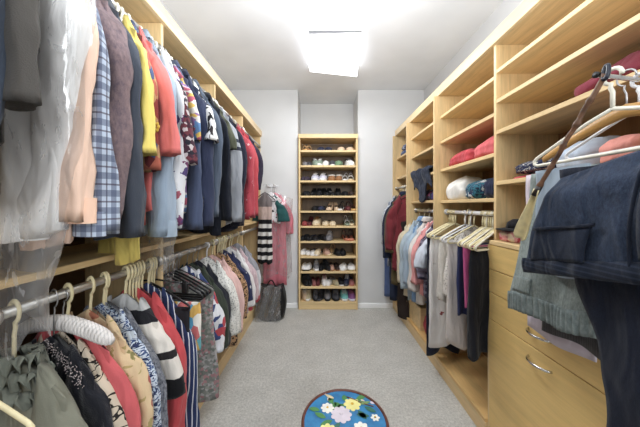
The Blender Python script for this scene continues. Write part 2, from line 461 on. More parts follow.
def sleeve_mesh(s, Ws, zs, L, r0=.060, r1=.044, th=.032, flare=.0, inward=.0, seed=0, n=18, M=22):
    """zs: height where the sleeve leaves the shoulder; the sleeve falls away from the body like cloth"""
    rings = []; swy = .022 * math.sin(seed * 2.7 + s)
    for i in range(M + 1):
        t = i / M; dz = L * t
        x = Ws - .045 + .078 * smooth01(dz / .30 + .12) + flare * t - inward * t * t
        z = zs - dz
        r = r0 + (r1 - r0) * t; k = smooth01(dz / .10 + .08); rr = r * (.45 + .55 * k)
        ty = min(th, rr) * (.5 + .5 * k) * (1 + .18 * math.sin(t * 11 + seed) + .1 * math.sin(t * 23 + seed * 2))
        ring = []
        for j in range(n):
            a = 2 * PI * j / n; ca, sa = math.cos(a), math.sin(a)
            rip = 1 + .17 * math.sin(3 * a + seed * 1.7 + t * 4) * k * (.35 + .65 * t) + .07 * math.sin(5 * a - seed + t * 9) * t
            ring.append((s * (x + rr * rip * math.copysign(abs(ca) ** .9, ca)), swy * t * t + ty * rip * math.copysign(abs(sa) ** .8, sa), z - ca * .045 * (1 - smooth01(dz / .16)) ))
        rings.append(ring)
    last = rings[-1]; cx = sum(p[0] for p in last) / n; cy = sum(p[1] for p in last) / n
    rings.append([(cx + (p[0] - cx) * .80, cy + (p[1] - cy) * .7, p[2] + .014) for p in last])
    m = MB().rings(rings, True, True)
    m.wrinkle(.009, 12, 6, seed * 2.3 + s); m.wrinkle(.004, 34, 20, seed + s); return m
def collar_mesh(z, seed=0, r=.062, th=.02):
    m = MB(); rings = []
    for zz, k in ((-.02, 1.1), (.0, 1.0), (.022, .86), (.026, .9), (.004, 1.14), (-.012, 1.24)):
        rings.append([(r * k * math.cos(2 * PI * j / 20), th * k * math.sin(2 * PI * j / 20), z + zz - .014 * math.sin(2 * PI * j / 20) * 0) for j in range(20)])
    m.rings(rings, False, False); m.wrinkle(.002, 30, 30, seed); return m

GCOUNT = [0]
def garment(name, label, cat, group, hook, rz, body, sleeve=None, collar=None, Ws=.18, hem=.6, sl=None, th=.028, flare=1.05,
            hang='cream', hlabel=None, cuff=None, inward=0., sflare=0., slen_flat=False, flat=False, hang_drop=-.082, rise=0, fold=.5, extra=None, scuff=None, kw=14):
    """hook=(x,y,z) on the rail; hem, sl = drop below the rail of the hem and sleeve ends"""
    GCOUNT[0] += 1; seed = GCOUNT[0]
    t = thing(name, label, cat, hook, rz, group)
    if flat: zt = -.170
    else: zt = hang_drop + .012 + rise
    if hang == 'padded': zt = -.098
    body_mesh(Ws, zt, -hem, th, flare, seed=seed, flat=flat, fold=fold if not flat else .85, kw=kw, hemvar=.012 if not flat else .022, amp=.006 if not flat else .010).build('body' if not flat else 'fold', body, t)
    zs = zt - .060
    if sl:
        L = sl + zs
        if L > .08:
            short = L < .34
            for s in (-1, 1):
                sm = sleeve_mesh(s, Ws, zs, L, .056 if not short else .060, .043 if not short else .066, max(.02, th * 1.1), sflare, inward if s > 0 or True else 0, seed)
                so = sm.build('sleeve', sleeve or body, t)
                if cuff and not short:
                    cm = MB(); x = Ws - .045 + .078 + sflare - inward
                    cm.rings([[(s * (x + .046 * math.cos(2 * PI * j / 14)), max(.022, th * 1.15) * math.sin(2 * PI * j / 14), zs - L + dz) for j in range(14)] for dz in (-.004, .025, .055)], False, False)
                    cm.wrinkle(.003, 14, 7, seed).build('cuff', cuff, so)
    if collar: collar_mesh(zt - .002, seed).build('collar', collar, t)
    if hlabel != '':
        hg = hanger(hang, hook, rz, hlabel or ({'cream': 'cream plastic', 'ivory': 'ivory plastic', 'white': 'white plastic', 'black': 'black plastic', 'wire': 'thin wire', 'wood': 'tan wooden', 'padded': 'white padded satin', 'skirt': 'black clip'}[hang] + ' hanger holding ' + ('the ' + label if len(label.split()) < 12 else ' '.join(label.split()[:12]))), 'hangers', held=not flat)
    if rise < 0: hg.scale = (.8, 1, 1 - rise / .075)
    if extra: extra(t, zt, th)
    return t

C = dict(slate=(84, 98, 118), taupe=(78, 74, 70), white=(236, 234, 232), peach=(240, 196, 168), char=(58, 60, 68), yellow=(240, 214, 88), coral=(232, 104, 98),
         denim=(140, 160, 180), navy=(34, 40, 58), indigo=(52, 62, 88), crim=(168, 30, 50), red=(190, 30, 40), black=(26, 26, 30), grey=(140, 144, 150))
P = {k: plain(v) for k, v in C.items()}

# ---- upper left rail
UL = [ # px outer edge, sleeve end py, hem py, yaw deg, body, sleeve, collar, cuff, name, label, cat, hanger, extra kwargs
 (22, 192, 198, 16, plain((62, 72, 88)), None, plain((62, 72, 88)), None, 'shirt', 'slate blue shirt nearest the camera on upper left rail', 'shirt', 'black', dict(sflare=-.02)),
 (38, 104, 150, 16, plain((84, 80, 76)), None, plain((66, 64, 62)), None, 'shirt', 'dark taupe short sleeved shirt beside the bagged white shirt', 'shirt', 'black', dict(sflare=.025)),
 (97, 240, 240, 14, plain((242, 240, 238), .3), None, plain((242, 240, 238), .3), plain((246, 244, 242), .15), 'shirt', 'white long sleeved shirt hanging inside clear plastic cover', 'shirt', 'wire', dict(inward=.13)),
 (103, 222, 250, 16, plain((244, 204, 178)), None, plain((244, 204, 178)), plain((246, 200, 170), .15), 'shirt', 'pale peach long sleeved shirt behind the bagged white shirt', 'shirt', 'ivory', {}),
 (112, 235, 238, 20, plaid((184, 198, 218), (62, 72, 106), (70, 52, 72), .042), None, plaid((184, 198, 218), (62, 72, 106), (70, 52, 72), .042), plaid((184, 198, 218), (62, 72, 106), (70, 52, 72), .042), 'shirt', 'blue and white plaid long sleeved shirt', 'shirt', 'ivory', {}),
 (133, 220, 218, 24, heather((104, 88, 96), (136, 112, 112)), None, None, None, 'cardigan', 'mauve brown marled cardigan beside the plaid shirt', 'cardigan', 'ivory', {}),
 (140, 238, 240, 26, plain((66, 72, 84)), None, None, None, 'shirt', 'charcoal blue top between mauve cardigan and yellow top', 'shirt', 'ivory', {}),
 (153, 155, 268, 28, P['yellow'], None, None, None, 't_shirt', 'bright yellow short sleeved top with long hem', 'top', 'ivory', dict(sflare=.05, th=.036)),
 (160, 170, 232, 28, mosaic(((150, 52, 44), (60, 84, 130), (196, 150, 96), (110, 36, 40), (190, 90, 60)), 45, (1, 1, .5)), None, None, None, 'printed_blouse', 'red, blue and tan patterned blouse under the coral top', 'blouse', 'ivory', {}),
 (171, 155, 215, 28, P['coral'], None, None, None, 't_shirt', 'coral short sleeved top with yellow flower embroidery', 'top', 'ivory', dict(sflare=.055, th=.036, extra='flower')),
 (176, 236, 236, 28, plain((150, 168, 188)), None, plain((150, 168, 188)), plain((160, 178, 196), .2), 'denim_shirt', 'pale blue denim shirt above bunched clear plastic', 'shirt', 'ivory', {}),
 (187, 164, 205, 28, mosaic(((70, 40, 56), (200, 190, 190), (40, 40, 52), (110, 48, 60)), 60), None, None, None, 'printed_blouse', 'maroon and black paisley blouse with short sleeves', 'blouse', 'ivory', dict(sflare=.04)),
 (190, 228, 229, 28, floral((226, 226, 228), ((130, 60, 110), (90, 70, 130), (180, 80, 100)), 22, .35), None, None, None, 'floral_blouse', 'white top with purple flowers, hem below the paisley blouse', 'top', 'ivory', {}),
 (197, 140, 215, 32, mosaic(((232, 226, 216), (88, 140, 196), (232, 190, 70), (196, 80, 110), (236, 232, 228), (150, 110, 170)), 26, (1, 1, 2)), None, None, None, 'printed_blouse', 'white blouse with blue, yellow and purple patchwork print', 'blouse', 'white', {}),
 (212, 143, 210, 30, mosaic(((240, 240, 238), (236, 236, 236), (30, 30, 34), (240, 240, 240), (60, 56, 60)), 60, (1, 1, .6)), None, None, None, 't_shirt', 'white short sleeved top printed with black letter shapes', 'top', 'white', dict(sflare=.06)),
 (202, 230, 231, 28, plain((70, 82, 112)), None, plain((70, 82, 112)), None, 'denim_jacket', 'indigo denim jacket, first of the dark jackets', 'jacket', 'ivory', {}),
 (213, 226, 230, 28, plain((48, 56, 84)), None, plain((40, 46, 70)), None, 'jacket', 'dark indigo jacket with buttoned cuff', 'jacket', 'black', dict(extra='cuffbuttons')),
 (222, 217, 226, 26, plain((82, 94, 112)), None, plain((82, 94, 112)), None, 'jacket', 'grey blue jacket among the dark jackets', 'jacket', 'black', {}),
 (231, 221, 236, 24, plain((30, 34, 46)), None, plain((30, 34, 46)), None, 'jacket', 'blue black jacket beside the olive top', 'jacket', 'black', {}),
 (236, 150, 228, 22, bands(((0, (196, 168, 124)), (.55, (82, 84, 66))), -.55, -.08), plain((82, 84, 66)), None, None, 'cardigan', 'olive and tan colour block cardigan on black hanger', 'cardigan', 'black', {}),
 (241, 222, 226, 22, bands(((0, (150, 154, 162)), (.42, (40, 46, 62)), (.47, (150, 154, 162)), (.53, (40, 46, 62)), (.58, (150, 154, 162))), -.55, -.08), None, None, None, 'sweater', 'grey sweater with two dark bands on sleeves', 'sweater', 'ivory', {}),
 (246, 226, 232, 22, plain((28, 30, 48)), None, None, None, 'sweater', 'near black sweater between grey banded sweater and crimson top', 'sweater', 'ivory', {}),
 (254, 218, 222, 20, floral((172, 28, 52), ((226, 190, 196), (150, 20, 40), (172, 28, 52)), 30, .25), None, None, None, 'long_sleeve_shirt', 'crimson long sleeved top with pale script print', 'top', 'ivory', {}),
 (258, 216, 220, 20, plain((176, 24, 44)), None, None, None, 'long_sleeve_shirt', 'plain crimson long sleeved top beside the printed one', 'top', 'ivory', {}),
 (263, 190, 205, 18, heather((52, 40, 62), (40, 36, 52)), None, None, None, 'sweater', 'dark plum sweater at far end of upper left rail', 'sweater', 'black', {}),
]
def flower_extra(t, zt, th):
    m = MB()
    for cx, cz, r in ((.215, -.42, .024), (.20, -.455, .018), (.24, -.45, .018), (.19, -.41, .015)):
        for k in range(6):
            a = k * PI / 3; c = (cx + r * .6 * math.cos(a), -.045, cz + r * .6 * math.sin(a))
            m.rings([[(c[0] + r * .45 * q * math.cos(2 * PI * j / 8), c[1] - (1 - q) * .006, c[2] + r * .45 * q * math.sin(2 * PI * j / 8)) for j in range(8)] for q in (1, .6, .1)])
    m.build('embroidered_flower', plain((238, 196, 50)), t)['label'] = 'yellow embroidered flowers'
def cuffbuttons(t, zt, th):
    for k in range(4):
        MB().lathe([(.0, 0), (.007, 0), (.007, .003), (.0, .004)], n=10).build('button', solid((20, 22, 30), .3), t, loc=(.222, -th * 1.3, -.60 + k * .018 - .12), rot=(PI / 2, 0, 0))
EX = {'flower': flower_extra, 'cuffbuttons': cuffbuttons}
def place_left(rows, rodZ, Ws0, group, suffix, rise=0):
    info = []
    for r in rows:
        px, spy, hpy, yaw = r[0], r[1], r[2], math.radians(r[3] + 4 * math.sin(r[0] * 3.3))
        Ws = r[12].get('Ws', Ws0); Wo = Ws + .085 if r[1] else Ws * 1.03
        Xo = RLX + Wo * math.cos(yaw); Yo = yat(px, Xo) - .02; Yh = Yo + Wo * math.sin(yaw)
        info.append((Yh, Yo, yaw, r))
    hs = sorted(i[0] for i in info)
    for Yh, Yo, yaw, r in info:
        k = hs.index(Yh); gap = min([abs(Yh - h) for q, h in enumerate(hs) if q != k])
        th = max(.014, min(.036, gap * .62 * math.cos(yaw)))
        kw = dict(r[12]); kw.setdefault('rise', rise); Ws = kw.pop('Ws', Ws0); ex = kw.pop('extra', None); kw.setdefault('th', th); kw['th'] = min(kw['th'], max(th, .016))
        Yin = Yh
        hemd = rodZ - zat(r[2], (Yo + Yin) / 2 if False else Yo)
        sld = (rodZ - zat(r[1], Yo)) if r[1] else None
        garment(r[8], r[9], r[10], group, (RLX, Yh, rodZ + .0), -yaw, r[4], r[5], r[6], Ws, max(.35, hemd), sld, hang=r[11], cuff=r[7], extra=EX.get(ex), **kw)
place_left(UL, RUZ - .004, .145, 'garments on the upper left rail', '', .034)

# ---- lower left rail
def ruffle(t, zt, th):
    m = MB()
    for q in range(3):
        rings = []
        for k in range(3):
            rings.append([((.045 + .012 * q + .008 * k) * math.cos(2 * PI * j / 72), (.022 + .008 * q + .01 * k) * math.sin(2 * PI * j / 72) + .006 * math.sin(j * 1.9 + q),
                           zt + .01 - .018 * q + .010 * math.sin(j * 1.55 + q * 2) * k - .010 * k - .05 * abs(math.cos(2 * PI * j / 72)) * q * .5) for j in range(72)])
        m.rings(rings, False, False)
    m.wrinkle(.006, 60, 60, 2).build('ruffle_collar', plain((120, 124, 112)), t, solid_t=.002)['label'] = 'grey green ruffled collar'
def sequins(t, zt, th):
    m = MB(); rnd = random.Random(3)
    for k in range(220):
        x = rnd.uniform(-.01, .125); z = zt - .095 * (abs(x) / .135) ** 1.15 - rnd.uniform(.0, .035); y = -.012 - rnd.uniform(0, .012)
        r = rnd.uniform(.0015, .003)
        m.rings([[(x + r * q * math.cos(2 * PI * j / 5), y - (1 - q) * r, z + r * q * math.sin(2 * PI * j / 5)) for j in range(5)] for q in (1, .2)])
    o = m.build('sequin_trim', solid((200, 190, 190), .2, .7), t); o['label'] = 'silver sequin trim on shoulder'; o['kind'] = 'stuff'
EX.update(ruffle=ruffle, sequins=sequins)
LL = [
 (108, 560, 640, 8, plain((132, 132, 116)), None, None, None, 'blouse', 'olive grey blouse with ruffled collar nearest the camera', 'blouse', 'cream', dict(extra='ruffle', th=.03, rise=-.035)),
 (126, 560, 640, 8, plain((18, 20, 32), .5, .6, .6), None, None, None, 'velvet_blouse', 'black velvet top with sequinned shoulder', 'top', 'black', dict(extra='sequins', th=.03, rise=-.03)),
 (134, 540, 600, 8, scroll((214, 196, 172), (44, 38, 36), 11), None, None, None, 'printed_blouse', 'beige blouse with black scroll print on padded hanger', 'blouse', 'padded', {}),
 (144, 540, 600, 8, plain((206, 70, 76)), None, None, None, 'cardigan', 'coral red cardigan between beige scroll and tan floral blouses', 'cardigan', 'cream', {}),
 (155, 540, 590, 8, floral((220, 190, 144), ((190, 74, 66), (206, 120, 80), (170, 60, 60), (150, 140, 80)), 11, .30, (180, 160, 96)), None, None, None, 'floral_blouse', 'tan blouse with red flowers and green leaves', 'blouse', 'cream', {}),
 (164, 520, 560, 8, blotch(((222, 228, 236), (50, 78, 130), (200, 212, 226), (34, 50, 92), (170, 190, 214)), 22, (1, 1, 2.2)), None, None, None, 'printed_blouse', 'blue and white brushstroke print blouse', 'blouse', 'cream', {}),
 (171, 500, 540, 8, heather((70, 74, 86), (140, 142, 150), 160), None, None, None, 'knit_sweater', 'dark grey tweed knit top behind the blue print blouse', 'top', 'cream', {}),
 (181, 395, 470, 8, bands(((0, (150, 40, 44)), (.30, (24, 24, 28)), (.60, (226, 218, 208)), (.70, (40, 36, 38)), (.735, (226, 218, 208)), (.87, (40, 40, 46)), (.93, (200, 200, 200))), -.78, -.08), None, None, None, 'sweater', 'white, black and red colour block sweater', 'sweater', 'cream', {}),
 (189, 450, 480, 8, plain((196, 32, 44)), None, None, None, 'blouse', 'plain bright red blouse beside the navy striped shirt', 'blouse', 'cream', {}),
 (199, 445, 460, 8, stripes((34, 52, 98), (226, 230, 238), 'x', .024, .2), None, None, None, 'striped_shirt', 'navy shirt with white vertical stripes', 'shirt', 'cream', {}),
 (193, None, 345, 8, plain((40, 40, 46)), None, None, None, 'folded_trousers', 'dark trousers folded over black hanger beside plaid skirt', 'trousers', 'black', dict(flat=True, Ws=.19)),
 (203, None, 340, 8, mosaic(((60, 150, 190), (236, 232, 222), (220, 170, 60), (90, 170, 180), (200, 90, 90)), 22, (1.4, 1, 1)), None, None, None, 'patchwork_skirt', 'turquoise and yellow patchwork skirt clipped to black hanger', 'skirt', 'skirt', dict(flat=True, Ws=.2)),
 (217, None, 398, 8, mosaic(((126, 128, 122), (140, 140, 134), (164, 118, 122), (112, 116, 110), (166, 162, 160)), 80), None, None, None, 'floral_dress', 'long grey dress with small pink floral print', 'dress', 'black', dict(flare=1.1, Ws=.20, th=.034)),
 (225, 350, 352, 8, mosaic(((226, 226, 232), (176, 36, 52), (48, 66, 120), (222, 224, 230)), 30), None, None, None, 'printed_blouse', 'white blouse with big red and blue shapes', 'blouse', 'black', {}),
 (229, 348, 352, 8, plain((54, 62, 52)), None, None, None, 'dress', 'dark green dress beside the white lace top', 'dress', 'black', {}),
 (233, 345, 350, 8, plain((34, 36, 46)), None, None, None, 'dress', 'black dress behind the dark green dress', 'dress', 'black', {}),
 (240, 335, 350, 8, lace((232, 230, 224)), None, None, None, 'lace_blouse', 'long white lace top on lower left rail', 'top', 'white', {}),
 (245, 330, 335, 8, plain((222, 178, 172)), None, None, None, 'blouse', 'pale pink blouse beside the white lace top', 'blouse', 'cream', {}),
 (249, 318, 345, 8, leopard(), None, None, None, 'leopard_dress', 'leopard print dress behind the pale pink blouse', 'dress', 'cream', {}),
 (252.5, 300, 322, 8, floral((40, 46, 84), ((224, 224, 230), (40, 46, 84), (150, 150, 170)), 30, .3), None, None, None, 'printed_blouse', 'navy blouse with white spots near end of lower left rail', 'blouse', 'cream', {}),
 (255.5, 306, 318, 8, plain((226, 222, 222)), None, None, None, 'blouse', 'plain white blouse next to the navy spotted blouse', 'blouse', 'cream', {}),
 (258.5, 300, 316, 8, heather((190, 160, 166), (214, 190, 196)), None, None, None, 'cardigan', 'dusty pink knit cardigan near end of lower left rail', 'cardigan', 'cream', {}),
 (261.5, 300, 312, 8, bands(((0, (190, 40, 56)), (.22, (206, 206, 210)), (.6, (150, 150, 158))), -.62, -.08), None, None, None, 'blouse', 'grey and white blouse with red hem, last on lower left rail', 'blouse', 'cream', {}),
]
for r in LL: r[12].pop('hdr', None)
place_left(LL, RDZ - .004, .135, 'garments on the lower left rail', '')

# ---- right rails
def place_right(rows, rodX, rodZ, group):
    info = []
    for r in rows:
        Ws = r[12].get('Ws', .19 if not r[1] else .12); yaw = math.radians(r[3])
        Wo = Ws + .085 if r[1] else Ws
        Xo = rodX - Wo * math.cos(yaw); Yo = yat(r[0], Xo); Yh = Yo + Wo * math.sin(yaw)
        info.append((Yh, Yo, yaw, r))
    hs = sorted(i[0] for i in info)
    for Yh, Yo, yaw, r in info:
        k = hs.index(Yh); gap = min([abs(Yh - h) for q, h in enumerate(hs) if q != k])
        kw = dict(r[12]); kw.pop('Ws', None); kw.setdefault('th', max(.012, min(.036, gap * .62 * math.cos(yaw))))
        hemd = rodZ - zat(r[2], Yo); sld = (rodZ - zat(r[1], Yo)) if r[1] else None
        garment(r[8], r[9], r[10], group, (rodX, Yh, rodZ), yaw, r[4], r[5], r[6], r[12].get('Ws', .19 if not r[1] else .12), hemd, sld, hang=r[11], cuff=r[7], **kw)
RS = [
 (470, None, 358, 14, plain((24, 25, 32)), None, None, None, 'trousers', 'long black trousers next to the drawers', 'trousers', 'cream', dict(flat=True, th=.03)),
 (458, None, 318, 14, plain((38, 48, 92)), None, None, None, 'trousers', 'navy blue trousers beside the black trousers', 'trousers', 'cream', dict(flat=True, th=.026)),
 (448, None, 346, 14, plain((216, 206, 200)), None, None, None, 'trousers', 'pale stone trousers hanging below the navy pair', 'trousers', 'cream', dict(flat=True, th=.024)),
 (440, None, 300, 14, heather((206, 200, 190), (226, 220, 210)), None, None, None, 'knit_trousers', 'oatmeal knit trousers folded on cream hanger', 'trousers', 'cream', dict(flat=True, th=.028)),
 (430, None, 345, 14, floral((234, 230, 228), ((234, 230, 228), (234, 230, 228), (234, 230, 228), (150, 50, 56)), 11, .16), None, None, None, 'embroidered_trousers', 'white trousers with scattered dark red embroidered flowers', 'trousers', 'cream', dict(flat=True, th=.03)),
 (427, None, 352, 14, plain((30, 34, 52)), None, None, None, 'trousers', 'midnight blue trousers behind the white embroidered pair', 'trousers', 'cream', dict(flat=True, th=.02)),
 (464, None, 305, 14, plain((196, 60, 130)), None, None, None, 'trousers', 'magenta cloth strip between the navy and black trousers', 'trousers', 'cream', dict(flat=True, th=.014)),
 (443, 296, 338, 14, lace((236, 230, 222)), None, None, None, 'blouse', 'cream lace blouse hanging among the pale trousers', 'blouse', 'cream', dict(Ws=.11)),
]
place_right(RS, RRX, 1.166, 'trousers on the right rail')
RC = [
 (420, 268, 296, 12, plain((206, 214, 226)), None, None, None, 't_shirt', 'pale blue white short sleeved top with striped trim', 'top', 'white', dict(sflare=.02)),
 (416, 278, 300, 12, plaid((44, 46, 70), (150, 140, 160), (90, 40, 60), .05), None, None, None, 'plaid_shirt', 'navy plaid shirt on right rail', 'shirt', 'white', {}),
 (412, 284, 296, 12, plain((236, 150, 148)), None, None, None, 'shirt', 'salmon pink shirt among the pastel shirts', 'shirt', 'white', {}),
 (408, 290, 304, 12, plain((228, 222, 216)), None, plain((228, 222, 216)), None, 'shirt', 'off white shirt beside the salmon pink shirt', 'shirt', 'cream', {}),
 (404, 284, 302, 12, plain((120, 160, 206)), plain((164, 186, 206)), plain((120, 160, 206)), None, 'shirt', 'light blue shirt among the pastel shirts', 'shirt', 'cream', {}),
 (400, 288, 302, 12, plain((176, 194, 206)), None, None, None, 'shirt', 'grey blue shirt between beige and light blue shirts', 'shirt', 'cream', {}),
 (396.5, 282, 298, 12, plain((222, 208, 176)), None, plain((222, 208, 176)), None, 'shirt', 'beige shirt at far end of the pastel shirts', 'shirt', 'cream', {}),
]
place_right(RC, RRX, 1.166, 'shirts on the right rail')
RD = [
 (385.5, 250, 272, 8, plain((122, 22, 36)), None, None, None, 'jacket', 'dark red jacket at far right end', 'jacket', 'white', dict(th=.03, Ws=.17)),
 (384.2, 252, 285, 8, plain((94, 80, 48)), None, None, None, 'jacket', 'olive brown jacket between red and navy jackets', 'jacket', 'ivory', dict(th=.028, Ws=.17)),
 (382.7, 258, 300, 8, plain((32, 42, 66)), None, plain((32, 42, 66)), None, 'coat', 'navy coat at far right end', 'coat', 'ivory', dict(th=.03, Ws=.17)),
 (380.8, 244, 266, 8, stripes((206, 210, 218), (120, 130, 150), 'x', .03, .25), None, None, None, 'jacket', 'pale grey striped jacket nearest the back wall', 'jacket', 'ivory', dict(th=.028, Ws=.17)),
]
place_right(RD, .90, 1.416, 'coats at the far right end')

# spare hangers on the right rail
rnd = random.Random(11)
words = ['first', 'second', 'third', 'fourth', 'fifth', 'sixth', 'seventh', 'eighth', 'ninth', 'tenth', 'eleventh', 'twelfth']
for k in range(9):
    y = 1.345 + k * .018
    hanger('cream' if k % 3 else 'ivory', (RRX, y + .01, 1.166), math.radians(24 + rnd.uniform(-5, 5)), 'empty cream hanger, %s from the drawers on the white rail' % words[k], 'spare hangers')
for k in range(5):
    y = 1.80 + k * .022
    hanger('cream', (RRX, y, 1.166), math.radians(16 + rnd.uniform(-4, 4)), 'empty cream hanger, %s in the far bunch on the white rail' % words[k], 'spare hangers')
for k in range(2):
    hanger('white', (RRX, 1.62 + k * .06, 1.166), math.radians(10 + k * 6), 'empty white hanger at the middle of the white rail, ' + ('nearer one' if k == 0 else 'farther one'), 'spare hangers')
# spare hangers lower left
for k in range(6):
    hanger('cream', (RLX, .955 + k * .017, RDZ - .004), math.radians(-10 - k * 1.5), 'empty cream hanger, %s of the bunch on the lower left rail' % words[k], 'spare hangers', held=True)
for k in range(3):
    hanger('cream', (RLX, 1.085 + k * .015, RDZ - .004), math.radians(-8), 'empty cream hanger, %s beside the wooden divider, lower left rail' % words[k], 'spare hangers', held=True)
for k in range(5):
    hanger('black', (RLX, 1.20 + k * .028, RDZ - .004), math.radians(-9), 'empty black hanger, %s past the divider on the lower left rail' % words[k], 'spare hangers')
for k in range(6):
    hanger('cream', (RLX, 1.80 + k * .03, RDZ - .004), math.radians(-9), 'empty cream hanger above the white lace top, %s from the camera' % words[k], 'spare hangers', held=True)

hanger('cream', (RLX, .497, RDZ - .004), math.radians(-6), 'empty cream hanger at bottom left, nearest the camera on lower rail', 'spare hangers')
# ---- clear garment covers
def film(name, label, loc, rz, Ws, z0, z1, th, seed, bunch=0, dens=.1, shear=0):
    M, N = 26, 44; rings = []
    for i in range(M + 1):
        t = i / M; w = Ws * (1 - .10 * math.sin(PI * t)); d = th * (1 + .2 * math.sin(7 * t))
        if bunch: w *= 1 - bunch * smooth01((t - .55) / .45); 
        ring = []
        for j in range(N):
            a = 2 * PI * j / N; x = w * math.cos(a); y = d * math.copysign(abs(math.sin(a)) ** .8, math.sin(a))
            z = z0 + (z1 - z0) * t - (.085 * (abs(x) / Ws) if not bunch else 0) * (1 - t)
            x -= shear * t * t; y += .012 * t * math.sin(9 * x / Ws + seed) ; z += .03 * t * math.sin(4 * a + seed)
            ring.append((x, y, z))
        rings.append(ring)
    m = MB().rings(rings, False, False); m.wrinkle(.016, 10, 5, seed); m.wrinkle(.005, 40, 22, seed + 5)
    o = m.build(name, plastic_film(seed, dens), None); o.location = loc; o.rotation_euler = (0, 0, rz)
    return tag(o, label, 'plastic cover', 'clear plastic covers')
yo = yat(90, RLX + .23 * math.cos(math.radians(14))) + .23 * math.sin(math.radians(14))
film('garment_cover', 'clear plastic cover over the white shirt, hanging below the shelf', (RLX + .01, yo - .02, RUZ), math.radians(-14), .235, -.06, -1.00, .05, 1, .25, .17, .07)
yo = yat(176, RLX + .213 * math.cos(math.radians(34))) + .213 * math.sin(math.radians(34))
film('garment_cover', 'bunched clear plastic cover below the pale denim shirt', (RLX + .02, yo - .03, RUZ), math.radians(-34), .19, -.62, -.98, .06, 4, .35, .07)

# ---- bagged clothes at the far left corner
def corner():
    x, y, z = -.55, 2.90, 1.34
    k = thing('wall_hook', 'small metal hook rack at the far left corner behind bagged clothes', 'hook', (-.62, YB - .0015, 1.45))
    MB().box(-.02, .11, -.010, 0, -.012, .012).build('rail_plate', whitep, k, smooth=False)
    MB().tube([(0, -.01, 0), (0, -.12, -.005), (0, -.135, .012)], .005).build('peg', alum, k)
    MB().tube([(.09, -.01, 0), (.09, -.18, -.005), (.09, -.195, .012)], .005).build('peg', alum, k)
    garment('dress', 'long pink dress under clear plastic at the far left corner', 'dress', 'bagged clothes in the far corner', (-.53, 2.95, 1.44), 0, plain((216, 104, 122)), None, None, .13, 1.14, .55, th=.03, hang='white', hlabel='white hanger holding the long pink dress at the far left corner')
    garment('floral_blouse', 'black and white floral top over the pink dress at corner', 'top', 'bagged clothes in the far corner', (-.56, 2.86, 1.44), -.1, floral((226, 220, 222), ((40, 40, 44), (200, 90, 110), (226, 220, 222)), 26, .35), plain((30, 84, 84)), None, .11, .42, .40, th=.025, hang='white', hlabel='white hanger holding the black and white floral top')
    garment('striped_sweater', 'black and white striped long top at the far left corner', 'top', 'bagged clothes in the far corner', (-.62, 2.82, 1.44), -.1, bands(tuple((i / 18, ((24, 24, 28), (226, 222, 216))[i % 2]) for i in range(11)) + ((.62, (196, 170, 160)), (.8, (120, 110, 110))), -.86, -.08), None, None, .08, .86, None, th=.03, hang='black', hlabel='black hanger holding the striped long top')
    film('garment_cover', 'clear plastic cover over the pink dress in far corner', (-.53, 2.93, 1.44), 0, .20, -.06, -1.02, .07, 7, 0, .20)
    rings = []
    for i in range(15):
        t = i / 14; zz = .34 * (1 - t) + .0; w = .135 + .03 * math.sin(PI * t) ; d = .075 + .03 * t
        if i == 14: w *= .9
        rings.append([(w * math.copysign(abs(math.cos(2 * PI * j / 28)) ** .7, math.cos(2 * PI * j / 28)), d * math.copysign(abs(math.sin(2 * PI * j / 28)) ** .7, math.sin(2 * PI * j / 28)), max(.004, zz + .02 * (1 - t) * math.sin(3 * j * 2 * PI / 28))) for j in range(28)])
    t = thing('bag', 'black bag standing on carpet in the far left corner', 'bag', (-.54, 2.78, 0))
    MB().rings(rings, True, True).build('bag_body', plain((22, 22, 24), .5, .5), t)
    hd = [(-.06 + .12 * q / 10, -.02, .31 + .10 * math.sin(PI * q / 10)) for q in range(11)]
    MB().tube(hd, .007).build('strap', plain((28, 28, 30)), t)
    m = MB(); g = []
    for i in range(14):
        g.append([(-.15 + .27 * j / 13, -.118 - .012 * math.sin(j * 1.3 + i * .5), max(-.012, .36 - .372 * i / 13 + .01 * math.sin(j))) for j in range(14)])
    m.sheet(g).wrinkle(.012, 18, 18, 3); o = m.build('plastic_sheet', plastic_film(9, .30), None, loc=(-.54, 2.775, .02))
    tag(o, 'crumpled clear plastic sheet over the front of the black bag', 'plastic sheet')
corner()

# ------------------------------------------------------------------ folded clothes
def folded(name, label, cat, x, y, z, wx, wy, h, mat, group=None, seed=1, layers=3, dome=.0, rz=0):
    N, M = 40, 10; rings = []
    for i in range(M + 1):
        t = i / M; zz = h * t
        e = 1 - .16 * abs(2 * t - 1) ** 3
        e -= .035 * (0.5 + .5 * math.cos(2 * PI * layers * t))
        rings.append([])
        for j in range(N):
            a = 2 * PI * j / N; ca, sa = math.cos(a), math.sin(a)
            px = wx / 2 * e * math.copysign(abs(ca) ** .45, ca); py = wy / 2 * e * math.copysign(abs(sa) ** .45, sa)
            rings[-1].append((px, py, zz))
    # domed top
    for q in (.75, .45, .15):
        rings.append([(p[0] * q, p[1] * q, h + (dome + .006) * (1 - q * q) + .004 * math.sin(9 * p[1] + seed)) for p in rings[M]])
    m = MB().rings(rings, True, True)
    for i, (a, b, c) in enumerate(m.v):
        n = noise.noise_vector(Vector((a * 14 + seed * 5, b * 14, c * 20)))
        k = min(1, c / .015)
        m.v[i] = (a + n.x * .010, b + n.y * .010, max(0.0005, c + n.z * .012 * k * (1 + dome * 20)))
    o = m.build(name, mat, None); o.location = (x, y, z); o.rotation_euler = (0, 0, rz)
    return tag(o, label, cat, group)
g1 = 'folded clothes on the right shelves'
folded('folded_sweater', 'red folded sweater on the shelf above the white bundle', 'sweater', 1.02, 1.72, 1.491, .22, .30, .075, plain((200, 30, 48)), g1, 1, 2, .02)
